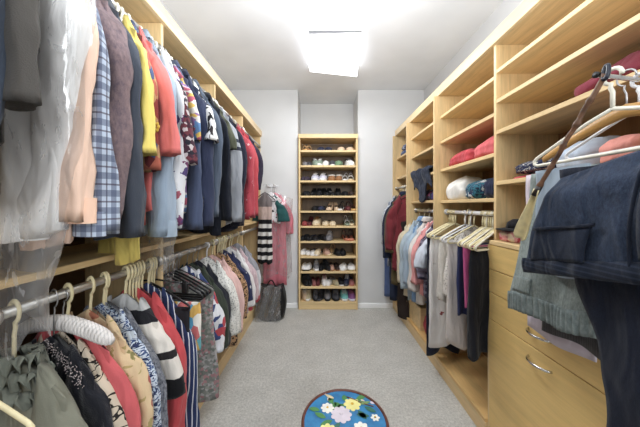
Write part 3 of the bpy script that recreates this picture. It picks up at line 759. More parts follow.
folded('folded_sweater', 'coral red folded sweater nearer than the red one', 'sweater', 1.03, 1.45, 1.491, .24, .22, .085, plain((222, 78, 84)), g1, 2, 2, .02)
folded('folded_shirt', 'white rumpled folded top on right shelf', 'top', 1.02, 1.78, 1.256, .22, .24, .11, plain((236, 232, 224)), g1, 3, 1, .05)
folded('folded_shirt', 'teal and navy patterned folded top beside the white one', 'top', 1.03, 1.565, 1.256, .24, .17, .09, blotch(((24, 34, 60), (30, 110, 130), (30, 44, 84), (210, 214, 210)), 24), g1, 4, 2, .03)
folded('folded_jeans', 'dark navy folded garment beside the patterned top', 'folded clothes', 1.04, 1.41, 1.256, .23, .13, .105, plain((28, 36, 66)), g1, 5, 2, .01)
folded('folded_shirt', 'red folded top under the navy print on drawer section shelf', 'top', 1.06, 1.16, 1.341, .26, .22, .018, plain((196, 34, 54)), g1, 6, 1)
folded('folded_shirt', 'navy and white printed folded top above the drawers', 'top', 1.06, 1.16, 1.367, .25, .21, .045, scroll((32, 42, 78), (214, 210, 200), 20), g1, 7, 2, .01)
folded('folded_shirt', 'salmon folded top on shelf behind the valet rod', 'top', 1.05, .80, 1.341, .26, .15, .085, plain((226, 140, 124)), g1, 8, 2, .01)
folded('folded_shirt', 'pale blue grey folded top on shelf behind the wooden hanger', 'top', 1.05, .955, 1.341, .26, .14, .10, plain((190, 202, 218)), g1, 9, 2, .02)
folded('folded_blanket', 'maroon folded blanket on the upper right shelf', 'blanket', 1.05, .83, 1.601, .27, .26, .055, plain((132, 28, 52)), g1, 10, 1, .05)
folded('folded_jeans', 'blue folded jeans at far right end, lower of two', 'jeans', .99, 2.78, 1.781, .17, .36, .05, plain((70, 90, 136)), g1, 11, 1)
folded('folded_shirt', 'dark navy folded top on blue jeans at far right end', 'top', .99, 2.78, 1.839, .16, .33, .05, blotch(((36, 44, 76), (60, 76, 120), (190, 196, 206)), 20), g1, 12, 1, .01)
folded('folded_shirt', 'purple and blue patterned bundle beneath the dangling dark top', 'top', 1.02, 2.24, 1.261, .22, .44, .07, mosaic(((60, 44, 110), (30, 34, 66), (180, 70, 130), (200, 200, 214), (40, 40, 60)), 30), g1, 13, 2, .02)
folded('knit_hat', 'rose knit hat on far right shelf below the jeans', 'hat', 1.0, 2.75, 1.546, .12, .20, .05, plain((150, 92, 92)), g1, 14, 1, .03)
folded('folded_shirt', 'crumpled red cloth on the base board below the pastel shirts', 'cloth', .98, 2.15, .104, .18, .22, .16, plain((176, 28, 44)), g1, 15, 1, .03)
# dark top hanging over its shelf edge
m = MB(); g = []
for i in range(22):
    t = i / 21
    if t < .35: x = 1.10 - (1.10 - .885) * t / .35; z = 1.52 - .012 * t
    else: x = .882 - .008 * math.sin(t * 6); z = 1.515 - (t - .35) / .65 * .21
    g.append([(x + .012 * math.sin(j * 1.1 + t * 2), 2.08 + .34 * j / 15 + .02 * math.sin(5 * t), z + .022 * math.sin(j * .9) * (1 if t < .35 else .6) + .01 + max(0, t - .35) * .12 * math.sin(j * .55 + .6)) for j in range(16)])
o = m.sheet(g).wrinkle(.012, 12, 12, 4).build('draped_shirt', heather((28, 33, 48), (60, 68, 86), 50), None, solid_t=.012)
tag(o, 'dark navy top draped over the shelf edge', 'top')
# cardboard-ish wood box and brown trousers in the far right
t = thing('storage_box', 'small wooden box on the base board at far right', 'box', (1.0, 2.40, .104))
for d in ((-.12, .12, -.14, -.13, 0, .2), (-.12, .12, .13, .14, 0, .2), (-.12, -.11, -.13, .13, 0, .2), (.11, .12, -.13, .13, 0, .2)): box('side', W_x, t, *d)
box('bottom', W_x, t, -.11, .11, -.13, .13, 0, .01)
garment('trousers', 'long dark brown trousers hanging at the far right', 'trousers', 'coats at the far right end', (RRX, 2.585, 1.416), .1, plain((52, 42, 38)), None, None, .17, 1.32, None, th=.02, flat=True, hang='black')
garment('jeans', 'blue jeans hanging beside the back wall at far right', 'jeans', 'coats at the far right end', (RRX, 3.0, 1.30), .1, plain((84, 108, 160)), None, None, .2, 1.12, None, th=.015, flat=True, hang='black')
# cap and pink cloth on drawer top
folded('folded_scarf', 'cream and rose scarf on top of the drawers', 'scarf', .955, 1.24, 1.039, .13, .10, .06, blotch(((236, 214, 186), (226, 150, 150), (190, 50, 66)), 20), g1, 20, 2, .01)
t = thing('black_cap', 'black cap resting on the scarf over the drawers', 'cap', (.965, 1.235, 1.106))
MB().lathe([(.0, .045), (.03, .042), (.052, .026), (.058, .0), (.05, -.004)], n=24).build('crown', plain((24, 24, 28)), t)
m = MB(); m.sheet([[((.055 + .045 * q / 4) * math.cos(a), (.055 + .045 * q / 4) * math.sin(a), -.001 - .008 * q / 4) for a in [PI * .65 + PI * .7 * k / 12 for k in range(13)]] for q in range(5)])
m.build('brim', plain((24, 24, 28)), t, solid_t=.003)

# ------------------------------------------------------------------ foreground right: valet rod and hung trousers
VY, VZ, VX = .66, 1.545, .74
t = thing('valet_rod', 'chrome pull out valet rod at the near edge of shelving', 'valet rod', (FR, .69, VZ))
MB().tube([(0, 0, 0), (-.02, -.012, 0), (-.16, -.03, .004), (-.19, -.033, .006)], .006, 10).build('rod', chrome, t)
MB().tube([(-.188, -.033, .006), (-.194, -.033, .006)], .008, 12).build('end_cap', blackp, t)
MB().tube([(0, 0, 0), (-.012, -.004, 0)], .014, 12).build('mount', chrome, t)
YAW = math.radians(90 + 4)
def drape(grid_fn, nu, nv, amp, seed, f=11):
    m = MB(); m.sheet([[grid_fn(i / nu, j / nv) for j in range(nv + 1)] for i in range(nu + 1)])
    m.wrinkle(amp, f, f * .8, seed); return m
NAVY = heather((27, 37, 56), (36, 49, 71), 260)
hv = hanger('ivory', (.757, .662, VZ + .005), YAW, 'ivory plastic hanger on valet rod with navy trousers over it', 'hangers on the valet rod'); hv.scale = (1.18, 1, 1.12)
hw = hanger('wood', (.80, .668, VZ + .004), YAW, 'tan wooden hanger on valet rod behind the ivory hanger', 'hangers on the valet rod'); hw.scale = (1.2, 1, 1.15)
hx = hanger('white', (.845, .675, VZ + .002), YAW, 'white plastic hanger on valet rod nearest the shelving', 'hangers on the valet rod')
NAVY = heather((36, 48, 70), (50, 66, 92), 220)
def drape(grid_fn, nu, nv, amp, seed, f=11):
    m = MB(); m.sheet([[grid_fn(i / nu, j / nv) for j in range(nv + 1)] for i in range(nu + 1)])
    m.wrinkle(amp, f, f * .8, seed); return m
def lerp(a, b, t): return a + (b - a) * t
tr = thing('navy_trousers', 'navy cotton trousers folded over hanger on the valet rod', 'trousers', (.735, .66, 1.33))
O = Vector(tr.location)
def front(u, v):
    yf = .768 + .105 * u ** 1.2; y = lerp(yf, .43, v)
    ztop = 1.306 - (y - .763) * .19; zbot = 1.022 - (y - .862) * .17
    z = lerp(ztop, zbot, u) + .008 * math.sin(9 * v + 1) * u * (1 - u)
    x = .728 - .026 * smooth01(u * 4) - .010 * math.sin(PI * u) * (1 + .7 * math.sin(8 * v + 3 * u)) if u > 0 else .735
    return Vector((x, y, z)) - O
drape(front, 36, 40, .007, 3).build('seat_panel', NAVY, tr, solid_t=.006)
def band(u, v):
    a = front(1, v); return (a[0] - .005 - .005 * math.sin(PI * u), a[1] + .002, a[2] + .014 - .046 * u)
drape(band, 5, 40, .003, 5, 30).build('waistband', stripes((26, 35, 52), (38, 49, 70), 'z', .013, .35), tr, solid_t=.010)
def pocket(u, v):
    a = front(.60 + .36 * u, .06 + .40 * v); return (a[0] - .011 - .003 * math.sin(PI * u), a[1], a[2])
drape(pocket, 10, 14, .006, 7).build('back_pocket', heather((24, 33, 51), (33, 45, 66), 260), tr, solid_t=.004)
def welt(u, v):
    a = front(.585 + .035 * u, .05 + .43 * v); return (a[0] - .016, a[1], a[2])
drape(welt, 2, 14, .002, 8).build('pocket_welt', plain((24, 32, 50)), tr, solid_t=.005)
MB().tube([front(u / 16, .66 + .02 * u / 16) + Vector((-.009, 0, 0)) for u in range(17)], .004, 6).build('seam', plain((26, 34, 52)), tr)
def pocket2(u, v):
    a = front(.18 + .74 * u, .72 + .26 * v); return (a[0] - .010 - .004 * math.sin(PI * u), a[1], a[2])
drape(pocket2, 14, 10, .007, 17).build('back_pocket', heather((24, 33, 51), (33, 45, 66), 260), tr, solid_t=.004)
def legs(u, v):
    z = 1.322 - .97 * u
    pts = [(1.33, .775), (1.006, .748), (.86, .69), (.73, .652), (.62, .656), (.30, .64)]
    yf = pts[-1][1]
    for (za, ya), (zb, yb) in zip(pts, pts[1:]):
        if zb <= z <= za: yf = lerp(yb, ya, (z - zb) / (za - zb)); break
    y = lerp(yf, .40, v)
    x = .735 + .016 * smooth01(u * 6) + .010 * math.sin(9 * v + 2 * u) * u - .02 * u
    return Vector((x, y, z)) - O
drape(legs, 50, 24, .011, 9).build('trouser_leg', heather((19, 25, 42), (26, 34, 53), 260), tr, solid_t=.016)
sh = thing('elastic_shorts', 'grey green elastic waist shorts hanging under the navy trousers', 'shorts', (.785, .85, 1.335))
O2 = Vector(sh.location)
def shorts(u, v):
    yf = .95 + .085 * u; y = lerp(yf, .70, v); z = lerp(1.33, .838 + .045 * v + .008 * math.sin(7 * v) * u, u) - .05 * smooth01((v - .6) / .4) * u * 0
    x = .785 - .022 * u + .012 * math.sin(11 * v + u * 2) * u
    return Vector((x, y, z)) - O2
GG = heather((128, 140, 138), (156, 168, 164), 160)
drape(shorts, 30, 26, .011, 12).build('leg_panel', GG, sh, solid_t=.008)
def swb(u, v):
    a = shorts(1, v); return (a[0] - .008 - .004 * math.sin(110 * v), a[1] + .004, a[2] + .030 - .070 * u)
drape(swb, 6, 90, .004, 13, 20).build('elastic_waistband', heather((112, 126, 126), (144, 156, 154), 120), sh, solid_t=.006)
def spk(u, v):
    a = shorts(.80 + .12 * u, .05 + .30 * v); return (a[0] - .012, a[1], a[2])
drape(spk, 6, 10, .005, 15).build('pocket_flap', heather((118, 130, 128), (146, 158, 154), 160), sh, solid_t=.005)
def panel_thing(name, label, cat, X, y0, y1, z0, z1, mat, seed, part='panel'):
    t = thing(name, label, cat, (X, (y0 + y1) / 2, z0))
    def fn(u, v): return (.006 * math.sin(9 * v + seed) * u, lerp(y1, y0, v) - (y0 + y1) / 2, (z1 - z0) * u - .012 * math.sin(4 * v + seed) * u)
    drape(fn, 24, 18, .005, seed).build(part, mat, t, solid_t=.005); return t
panel_thing('dark_shorts', 'dark grey knit shorts hanging behind the grey green pair', 'shorts', .810, .72, .94, 1.335, .765, stripes((74, 72, 74), (88, 86, 88), 'y', .008, .5), 21, 'leg_panel')
panel_thing('pale_shirt', 'pale lilac cloth hanging lowest behind the shorts', 'shirt', .826, .77, 1.02, 1.335, .735, plain((216, 204, 216)), 25)
panel_thing('pale_blue_trousers', 'pale blue garment edge showing behind the shoehorn', 'trousers', .758, .72, .895, 1.335, 1.00, plain((160, 178, 196)), 31)
# shoehorn with bamboo handle
A = Vector((.715, .64, 1.545)); B = Vector((.672, .79, 1.265)); Ct = Vector((.690, .885, 1.10))
st = thing('shoehorn', 'long bamboo handled shoehorn with horn blade hung on valet rod', 'shoehorn', A)
pts, rs = [], []
for k in range(41):
    q = k / 40; p = (B - A) * q; nd = min(abs(q * 5.2 - round(q * 5.2)), .5)
    pts.append((p.x + .0012 * math.sin(k * .5), p.y + .0012 * math.sin(k * .7), p.z)); rs.append(.0062 + (.0028 if nd < .09 else 0))
bamboo = solid((112, 78, 56), .45, 0, .4, .4)
MB().tube(pts, rs, 10).build('handle', bamboo, st)
d = (B - A).normalized()
MB().tube([(B - A) - d * .01, (B - A) + d * .022], .0085, 12).build('ferrule', solid((40, 34, 32), .4), st)
side = Vector((.35, -.8, -.45)).normalized(); dn = (Ct - B).normalized(); side = (side - dn * side.dot(dn)).normalized(); nrm = dn.cross(side)
gr = []
for i in range(17):
    q = i / 16; c = (B - A) + (Ct - B) * q; w = (.007 + .014 * smooth01(q * 1.1)) * (1 if q < .92 else 1 - .5 * ((q - .92) / .08) ** 2)
    gr.append([c + side * w * s + nrm * (.012 * (s * s) - .004) for s in [-1 + 2 * k / 10 for k in range(11)]])
MB().sheet(gr).build('blade', solid((236, 222, 172), .35, 0, .5, .1), st, solid_t=.003)
loop = [(.0 + .003 * math.cos(a), .0055 * math.sin(a), .004 + .018 * math.cos(a)) for a in [2 * PI * k / 24 for k in range(25)]]
MB().tube(loop, .005, 8).build('hanging_loop', solid((24, 28, 44), .3), st)

# ------------------------------------------------------------------ shoe cabinet
SX0, SX1, SY0, SY1 = -.263, .430, 2.98, 3.30
cab = thing('shoe_cabinet', 'tall narrow maple shoe cabinet in the back wall niche', 'shoe cabinet', ((SX0 + SX1) / 2, SY0, 0))
hw_ = (SX1 - SX0) / 2
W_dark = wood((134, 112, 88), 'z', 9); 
box('side_panel', W_z, cab, -hw_, -hw_ + .02, 0, SY1 - SY0, 0, 2.004); box('side_panel', W_z, cab, hw_ - .02, hw_, 0, SY1 - SY0, 0, 2.004)
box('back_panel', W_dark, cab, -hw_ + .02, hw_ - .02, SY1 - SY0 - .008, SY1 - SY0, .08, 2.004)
box('top_board', W_x, cab, -hw_ - .004, hw_ + .004, -.006, SY1 - SY0, 2.006, 2.056, b=.003)
shz = [zat(303 - 15.2 * k, SY0) for k in range(11)]
for z in shz: box('shelf', W_x, cab, -hw_ + .021, hw_ - .021, .002, SY1 - SY0 - .009, z - .011, z + .011)
box('toe_kick', W_x, cab, -hw_ + .021, hw_ - .021, .004, .022, .002, shz[0] - .013)

def shoe_sole(Wd, L, toe_w=1., hp=0):
    pts = []
    n = 24
    for j in range(n):
        a = 2 * PI * j / n; y = L / 2 * math.cos(a); s = math.sin(a)
        u = y / (L / 2)                       # -1 = toe (viewer), +1 = heel
        w = Wd / 2 * (.98 if u < 0 else .82) * (1 - .12 * math.exp(-(u - .1) ** 2 / .08))
        pts.append((math.copysign(abs(s) ** .8, s) * w, y))
    return pts
def loft_sole(m, Wd, L, z0, z1, arch=0):
    p = shoe_sole(Wd, L); rings = []
    for z, k in ((z0, .94), (z0 + .003, 1), (z1, 1), (z1 + .001, .95)):
        rings.append([(x * k, y * k, z + arch * smooth01((y / L + .30) / .8)) for x, y in p])
    return m.rings(rings)
def loft_upper(Wd, L, z0, hts, arch=0, open_from=.35, open_to=.92, rim=.012):
    """stations along the shoe from toe (front, -y) to heel"""
    K = len(hts); rings = []
    for k, h in enumerate(hts):
        q = k / (K - 1); y = -L / 2 * .97 + L * .96 * q; u = y / (L / 2)
        w = Wd / 2 * math.sqrt(max(.02, 1 - abs(u) ** 3.2)) * (.96 if u < 0 else .84)
        zb = z0 + arch * smooth01((y / L + .30) / .8)
        ring = []
        for j in range(13):
            a = PI * j / 12; dip = 1.0
            if open_from < q < open_to: dip = .72 if 4 <= j <= 8 else 1
            ring.append((w * math.cos(a) * (1 if j in (0, 12) else 1.02), y, zb + h * (math.sin(a) ** .75) * dip))
        rings.append(ring)
    return MB().rings(rings, True, True, closed=False)
def make_shoe(kind, c, c2, sole):
    t = thing('shoe', 'x', 'shoe'); mu = plain(c, .2, .55, 0.1); m2 = solid(c2, .6); ms = solid(sole, .55)
    W, L = .084, .25
    if kind == 'sneaker':
        t.name = 'sneaker'
        loft_sole(MB(), W, L, 0, .026).build('sole', ms, t)
        loft_upper(W * .96, L * .97, .022, [.012, .032, .042, .050, .060, .072, .080, .078, .076, .080, .082, .072, .030]).build('upper', mu, t)
        MB().lathe([(.0, 0), (.026, 0), (.030, .008), (.026, .011)], n=16).build('opening', solid((34, 32, 34), .9), t, loc=(0, .055, .088))
        m = MB()
        for k in range(4): m.tube([(-.022, -.055 + k * .022, .072 + k * .009), (0, -.057 + k * .022, .080 + k * .009), (.022, -.055 + k * .022, .072 + k * .009)], .003, 6)
        m.build('laces', m2, t)
    elif kind == 'flat':
        t.name = 'flat_shoe'
        loft_sole(MB(), W, L * .95, 0, .010).build('sole', ms, t)
        loft_upper(W * .95, L * .93, .008, [.010, .030, .038, .042, .046, .046, .044, .044, .048, .052, .055, .052, .022]).build('upper', mu, t)
        MB().rings([[(.028 * math.cos(2 * PI * j / 18), .03 + .065 * math.sin(2 * PI * j / 18), z + .006 * math.sin(2 * PI * j / 18)) for j in range(18)] for z in (.040, .046)]).build('lining', m2, t)
    elif kind == 'pump':
        t.name = 'heeled_shoe'; A_ = .055
        loft_sole(MB(), W * .9, L * .92, 0, .006, A_).build('sole', ms, t)
        loft_upper(W * .86, L * .90, .005, [.008, .028, .034, .036, .034, .030, .030, .034, .042, .050, .054, .050, .02], A_).build('upper', mu, t)
        MB().lathe([(.010, 0), (.010, .02), (.013, .04), (.024, .058)], n=14).build('heel', ms, t, loc=(0, L * .36, 0))
        MB().rings([[(.024 * math.cos(2 * PI * j / 18), .03 + .055 * math.sin(2 * PI * j / 18), z + .018 * math.sin(2 * PI * j / 18)) for j in range(18)] for z in (.055, .060)]).build('lining', m2, t)
    elif kind == 'sandal':
        t.name = 'sandal'; A_ = .025
        loft_sole(MB(), W, L * .97, 0, .018, A_).build('sole', ms, t)
        for k, (y, h, w) in enumerate(((-.065, .040, .036), (-.035, .050, .034), (.075, .068, .030))):
            pts = [(w * math.cos(PI * j / 12), y + .01 * math.sin(PI * j / 12), .016 + A_ * smooth01((y / L + .3) / .8) + h * math.sin(PI * j / 12) ** .8) for j in range(13)]
            m = MB(); m.rings([[(p[0] * s, p[1] + dy, p[2] * s2) for p in pts] for dy, s, s2 in ((-.011, 1, 1), (.011, 1, 1), (.011, .93, .94), (-.011, .93, .94), (-.011, 1, 1))], False, False, closed=False)
            m.build('strap', mu, t)
    elif kind == 'slipper':
        t.name = 'slipper'
        loft_sole(MB(), W, L * .95, 0, .016).build('sole', ms, t)
        loft_upper(W, L * .60, .014, [.012, .040, .050, .056, .058, .060, .060, .060, .058], open_from=2).build('upper', mu, t, loc=(0, -L * .17, 0))
        MB().rings([[(x * .8, y * .85, z) for x, y in shoe_sole(W, L)] for z in (.017, .020)]).build('footbed', m2, t)
    elif kind == 'fluffy':
        t.name = 'slipper'
        loft_sole(MB(), W, L * .95, 0, .016).build('sole', ms, t)
        loft_upper(W, L * .93, .014, [.012, .040, .048, .052, .056, .058, .058, .056, .056, .058, .058, .052, .02]).build('upper', mu, t)
        m = MB(); m.tube([(.032 * math.cos(2 * PI * j / 24), .03 + .075 * math.sin(2 * PI * j / 24), .070) for j in range(25)], .012, 8); m.wrinkle(.005, 60, 60, 2)
        m.build('fleece_collar', plain((240, 236, 228)), t)
    return t
_sp = {}
K = dict(tan=(206, 162, 104), navy=(40, 46, 72), beige=(220, 190, 156), grey=(126, 124, 128), ggreen=(142, 158, 142), white=(236, 234, 232), dgrey=(70, 70, 76), green=(110, 140, 108),
         plum=(62, 50, 66), brown=(150, 100, 54), black=(22, 22, 26), dred=(96, 34, 40), red=(150, 46, 50), cream=(226, 206, 170), salmon=(206, 130, 106), dbrown=(58, 40, 34), rose=(160, 92, 90),
         sand=(190, 176, 140), teal=(110, 190, 186), purple=(140, 80, 140), lav=(206, 204, 222), pinkb=(196, 150, 128))
names = {'tan': 'tan', 'navy': 'navy', 'beige': 'beige', 'grey': 'grey', 'ggreen': 'grey green', 'white': 'white', 'dgrey': 'dark grey', 'green': 'green', 'plum': 'plum', 'brown': 'brown', 'black': 'black',
         'dred': 'dark red', 'red': 'red', 'cream': 'cream', 'salmon': 'salmon', 'dbrown': 'dark brown', 'rose': 'dusty rose', 'sand': 'sand', 'teal': 'teal', 'purple': 'purple', 'lav': 'pale lavender', 'pinkb': 'pinkish tan'}
kn = {'sneaker': 'sneaker', 'flat': 'flat shoe', 'pump': 'heeled shoe', 'sandal': 'strappy sandal', 'slipper': 'slipper', 'fluffy': 'fleece lined slipper'}
rows = [ # per shelf, top first: (zoom x centre 0..640 over px 295..361, colour, type, accent, sole)
 [(75, 'tan', 'sandal', 'tan', 'tan'), (130, 'tan', 'sandal', 'tan', 'brown'), (245, 'navy', 'flat', 'lav', 'navy'), (320, 'navy', 'flat', 'navy', 'black'), (455, 'beige', 'flat', 'salmon', 'cream'), (545, 'beige', 'flat', 'cream', 'beige')],
 [(75, 'grey', 'flat', 'white', 'grey'), (130, 'dgrey', 'flat', 'grey', 'grey'), (190, 'ggreen', 'sneaker', 'white', 'ggreen'), (245, 'ggreen', 'sneaker', 'white', 'white'), (305, 'white', 'slipper', 'dgrey', 'white'), (360, 'dgrey', 'slipper', 'white', 'white'), (440, 'green', 'slipper', 'green', 'green'), (530, 'white', 'sneaker', 'grey', 'white')],
 [(85, 'plum', 'flat', 'plum', 'black'), (130, 'plum', 'flat', 'plum', 'black'), (198, 'lav', 'sneaker', 'white', 'white'), (275, 'lav', 'sneaker', 'white', 'white'), (358, 'brown', 'fluffy', 'white', 'brown'), (432, 'brown', 'fluffy', 'white', 'brown'), (495, 'white', 'sandal', 'white', 'white'), (548, 'white', 'sandal', 'white', 'cream')],
 [(70, 'black', 'flat', 'dgrey', 'black'), (122, 'black', 'flat', 'black', 'black'), (175, 'black', 'pump', 'black', 'black'), (235, 'black', 'pump', 'dgrey', 'black'), (295, 'black', 'pump', 'black', 'black'), (350, 'black', 'pump', 'grey', 'black'), (422, 'black', 'pump', 'black', 'black'), (485, 'black', 'flat', 'black', 'black'), (540, 'dbrown', 'flat', 'black', 'black')],
 [(200, 'black', 'flat', 'navy', 'black'), (262, 'navy', 'flat', 'black', 'black'), (340, 'beige', 'pump', 'dbrown', 'dbrown'), (402, 'beige', 'pump', 'black', 'cream'), (452, 'black', 'sandal', 'white', 'white'), (510, 'dred', 'flat', 'dred', 'dred'), (562, 'dred', 'sandal', 'tan', 'tan')],
 [(88, 'red', 'flat', 'dred', 'red'), (145, 'dred', 'pump', 'black', 'red'), (215, 'cream', 'sneaker', 'brown', 'cream'), (300, 'cream', 'flat', 'dbrown', 'cream'), (362, 'cream', 'flat', 'dbrown', 'cream'), (505, 'white', 'sandal', 'green', 'ggreen'), (552, 'ggreen', 'sandal', 'white', 'cream')],
 [(70, 'black', 'flat', 'navy', 'black'), (120, 'black', 'flat', 'black', 'black'), (170, 'black', 'flat', 'navy', 'black'), (222, 'black', 'flat', 'black', 'dgrey'), (275, 'black', 'flat', 'dgrey', 'black'), (338, 'grey', 'sneaker', 'white', 'grey'), (498, 'dbrown', 'sandal', 'salmon', 'salmon'), (548, 'dbrown', 'sandal', 'salmon', 'salmon')],
 [(70, 'white', 'slipper', 'dbrown', 'cream'), (120, 'white', 'flat', 'cream', 'cream'), (178, 'white', 'flat', 'grey', 'white'), (230, 'cream', 'slipper', 'dbrown', 'white'), (295, 'pinkb', 'slipper', 'dbrown', 'cream'), (350, 'tan', 'sandal', 'tan', 'cream'), (408, 'black', 'slipper', 'dgrey', 'black'), (465, 'black', 'slipper', 'dgrey', 'black')],
 [(75, 'white', 'slipper', 'black', 'black'), (135, 'white', 'slipper', 'black', 'black'), (205, 'grey', 'sneaker', 'white', 'white'), (258, 'black', 'flat', 'black', 'black'), (305, 'black', 'sneaker', 'dgrey', 'black'), (355, 'pinkb', 'flat', 'dbrown', 'brown'), (408, 'dbrown', 'flat', 'dbrown', 'brown'), (478, 'white', 'slipper', 'black', 'white'), (552, 'white', 'slipper', 'dbrown', 'sand')],
 [(70, 'black', 'sneaker', 'dgrey', 'black'), (125, 'black', 'sneaker', 'dgrey', 'black'), (178, 'rose', 'flat', 'dred', 'rose'), (222, 'dred', 'flat', 'dred', 'dred'), (285, 'white', 'sneaker', 'rose', 'white'), (335, 'white', 'flat', 'grey', 'white'), (385, 'sand', 'flat', 'grey', 'sand'), (442, 'black', 'slipper', 'white', 'white'), (510, 'navy', 'sneaker', 'white', 'dgrey'), (565, 'rose', 'flat', 'navy', 'salmon')],
 [(68, 'beige', 'sneaker', 'white', 'beige'), (125, 'sand', 'sneaker', 'cream', 'white'), (200, 'dgrey', 'sneaker', 'grey', 'black'), (255, 'black', 'sneaker', 'dgrey', 'dgrey'), (315, 'grey', 'sneaker', 'black', 'black'), (395, 'dgrey', 'sneaker', 'grey', 'black'), (480, 'teal', 'sneaker', 'white', 'white'), (552, 'purple', 'sneaker', 'rose', 'lav')],
]
ordn = ['leftmost', 'second from left', 'third from left', 'fourth from left', 'fifth from left', 'sixth from left', 'seventh from left', 'eighth from left', 'ninth from left', 'rightmost']
shn = ['top', 'second', 'third', 'fourth', 'fifth', 'sixth', 'seventh', 'eighth', 'ninth', 'tenth', 'bottom']
rnd = random.Random(5)
for ri, row in enumerate(rows):
    z = shz[10 - ri] + .0115
    xs = [((r[0] / 9.697 + 295) - CX) / F * (SY0 + .06) for r in row]
    for si, r in enumerate(row):
        gapx = min([abs(xs[si] - q) for k, q in enumerate(xs) if k != si])
        key = (r[2], r[1], r[3], r[4])
        nm_ = ordn[si] if si < len(row) - 1 else 'rightmost'
        lab = '%s %s, %s on the %s shelf of the shoe cabinet' % (names[r[1]], kn[r[2]], nm_, shn[ri] + (' down' if 0 < ri < 10 else ''))
        x = max(SX0 + .065, min(SX1 - .065, xs[si])); rz = rnd.choice((-.32, -.18, 0, .1, .25)) + rnd.uniform(-.06, .06)
        loc = (x, SY0 + .140, z)
        if key not in _sp:
            t = _sp[key] = make_shoe(r[2], K[r[1]], K[r[3]], K[r[4]]); t.location = loc; t.rotation_euler = (0, 0, rz)
        else: t = dup(_sp[key], loc, rz)
        t['label'] = lab; t['group'] = 'shoes on the shoe cabinet shelves'
        t.scale = (min(1.28, gapx / .068), 1.0, 1.0 if r[2] in ('sneaker', 'slipper', 'fluffy') else 1.12)

# ------------------------------------------------------------------ ceiling light
def ceiling_light():
    t = thing('ceiling_light', 'square white glass ceiling light hanging slightly askew', 'ceiling light', (.10, 2.25, H))
    c = [Vector((-.149, 2.0, 2.555)), Vector((.32, 2.0, 2.575)), Vector((.357, 2.53, 2.495)), Vector((-.109, 2.53, 2.545))]
    base = Vector((.10, 2.25, H)); N = 24; bot, top = [], []
    for i in range(N + 1):
        r1, r2 = [], []
        for j in range(N + 1):
            u, v = j / N, i / N
            p = (c[0] * (1 - u) + c[1] * u) * (1 - v) + (c[3] * (1 - u) + c[2] * u) * v - base
            e = (1 - abs(2 * u - 1) ** 6) * (1 - abs(2 * v - 1) ** 6)
            r1.append((p.x, p.y, p.z - .018 * e)); r2.append((p.x, p.y, p.z + .004))
        bot.append(r1); top.append(r2)
    g = NT('glass_diffuser'); tn = g.noise(g.coord(), 3, 2)
    p = g.bsdf((.95, .95, .95, 1), .25, spec=.5)
    g.l(g.ramp(tn.outputs[0], [(.3, (.97, .97, 1, 1)), (.7, (1, 1, 1, 1))]), p.inputs['Emission Color']); p.inputs['Emission Strength'].default_value = LIGHT_EMIT
    MB().sheet(bot).build('glass_diffuser', g.m, t)
    m = MB().box(-.20, .22, -.235, .235, -.022, -.001, b=.004)
    m.build('metal_pan', solid((120, 120, 122), .5, .3), t, smooth=False)
    MB().tube([(0.02, 0, -.02), (0.02, 0, -.075)], .008, 10).build('stem', alum, t)
LIGHT_EMIT = 3.2
ceiling_light()

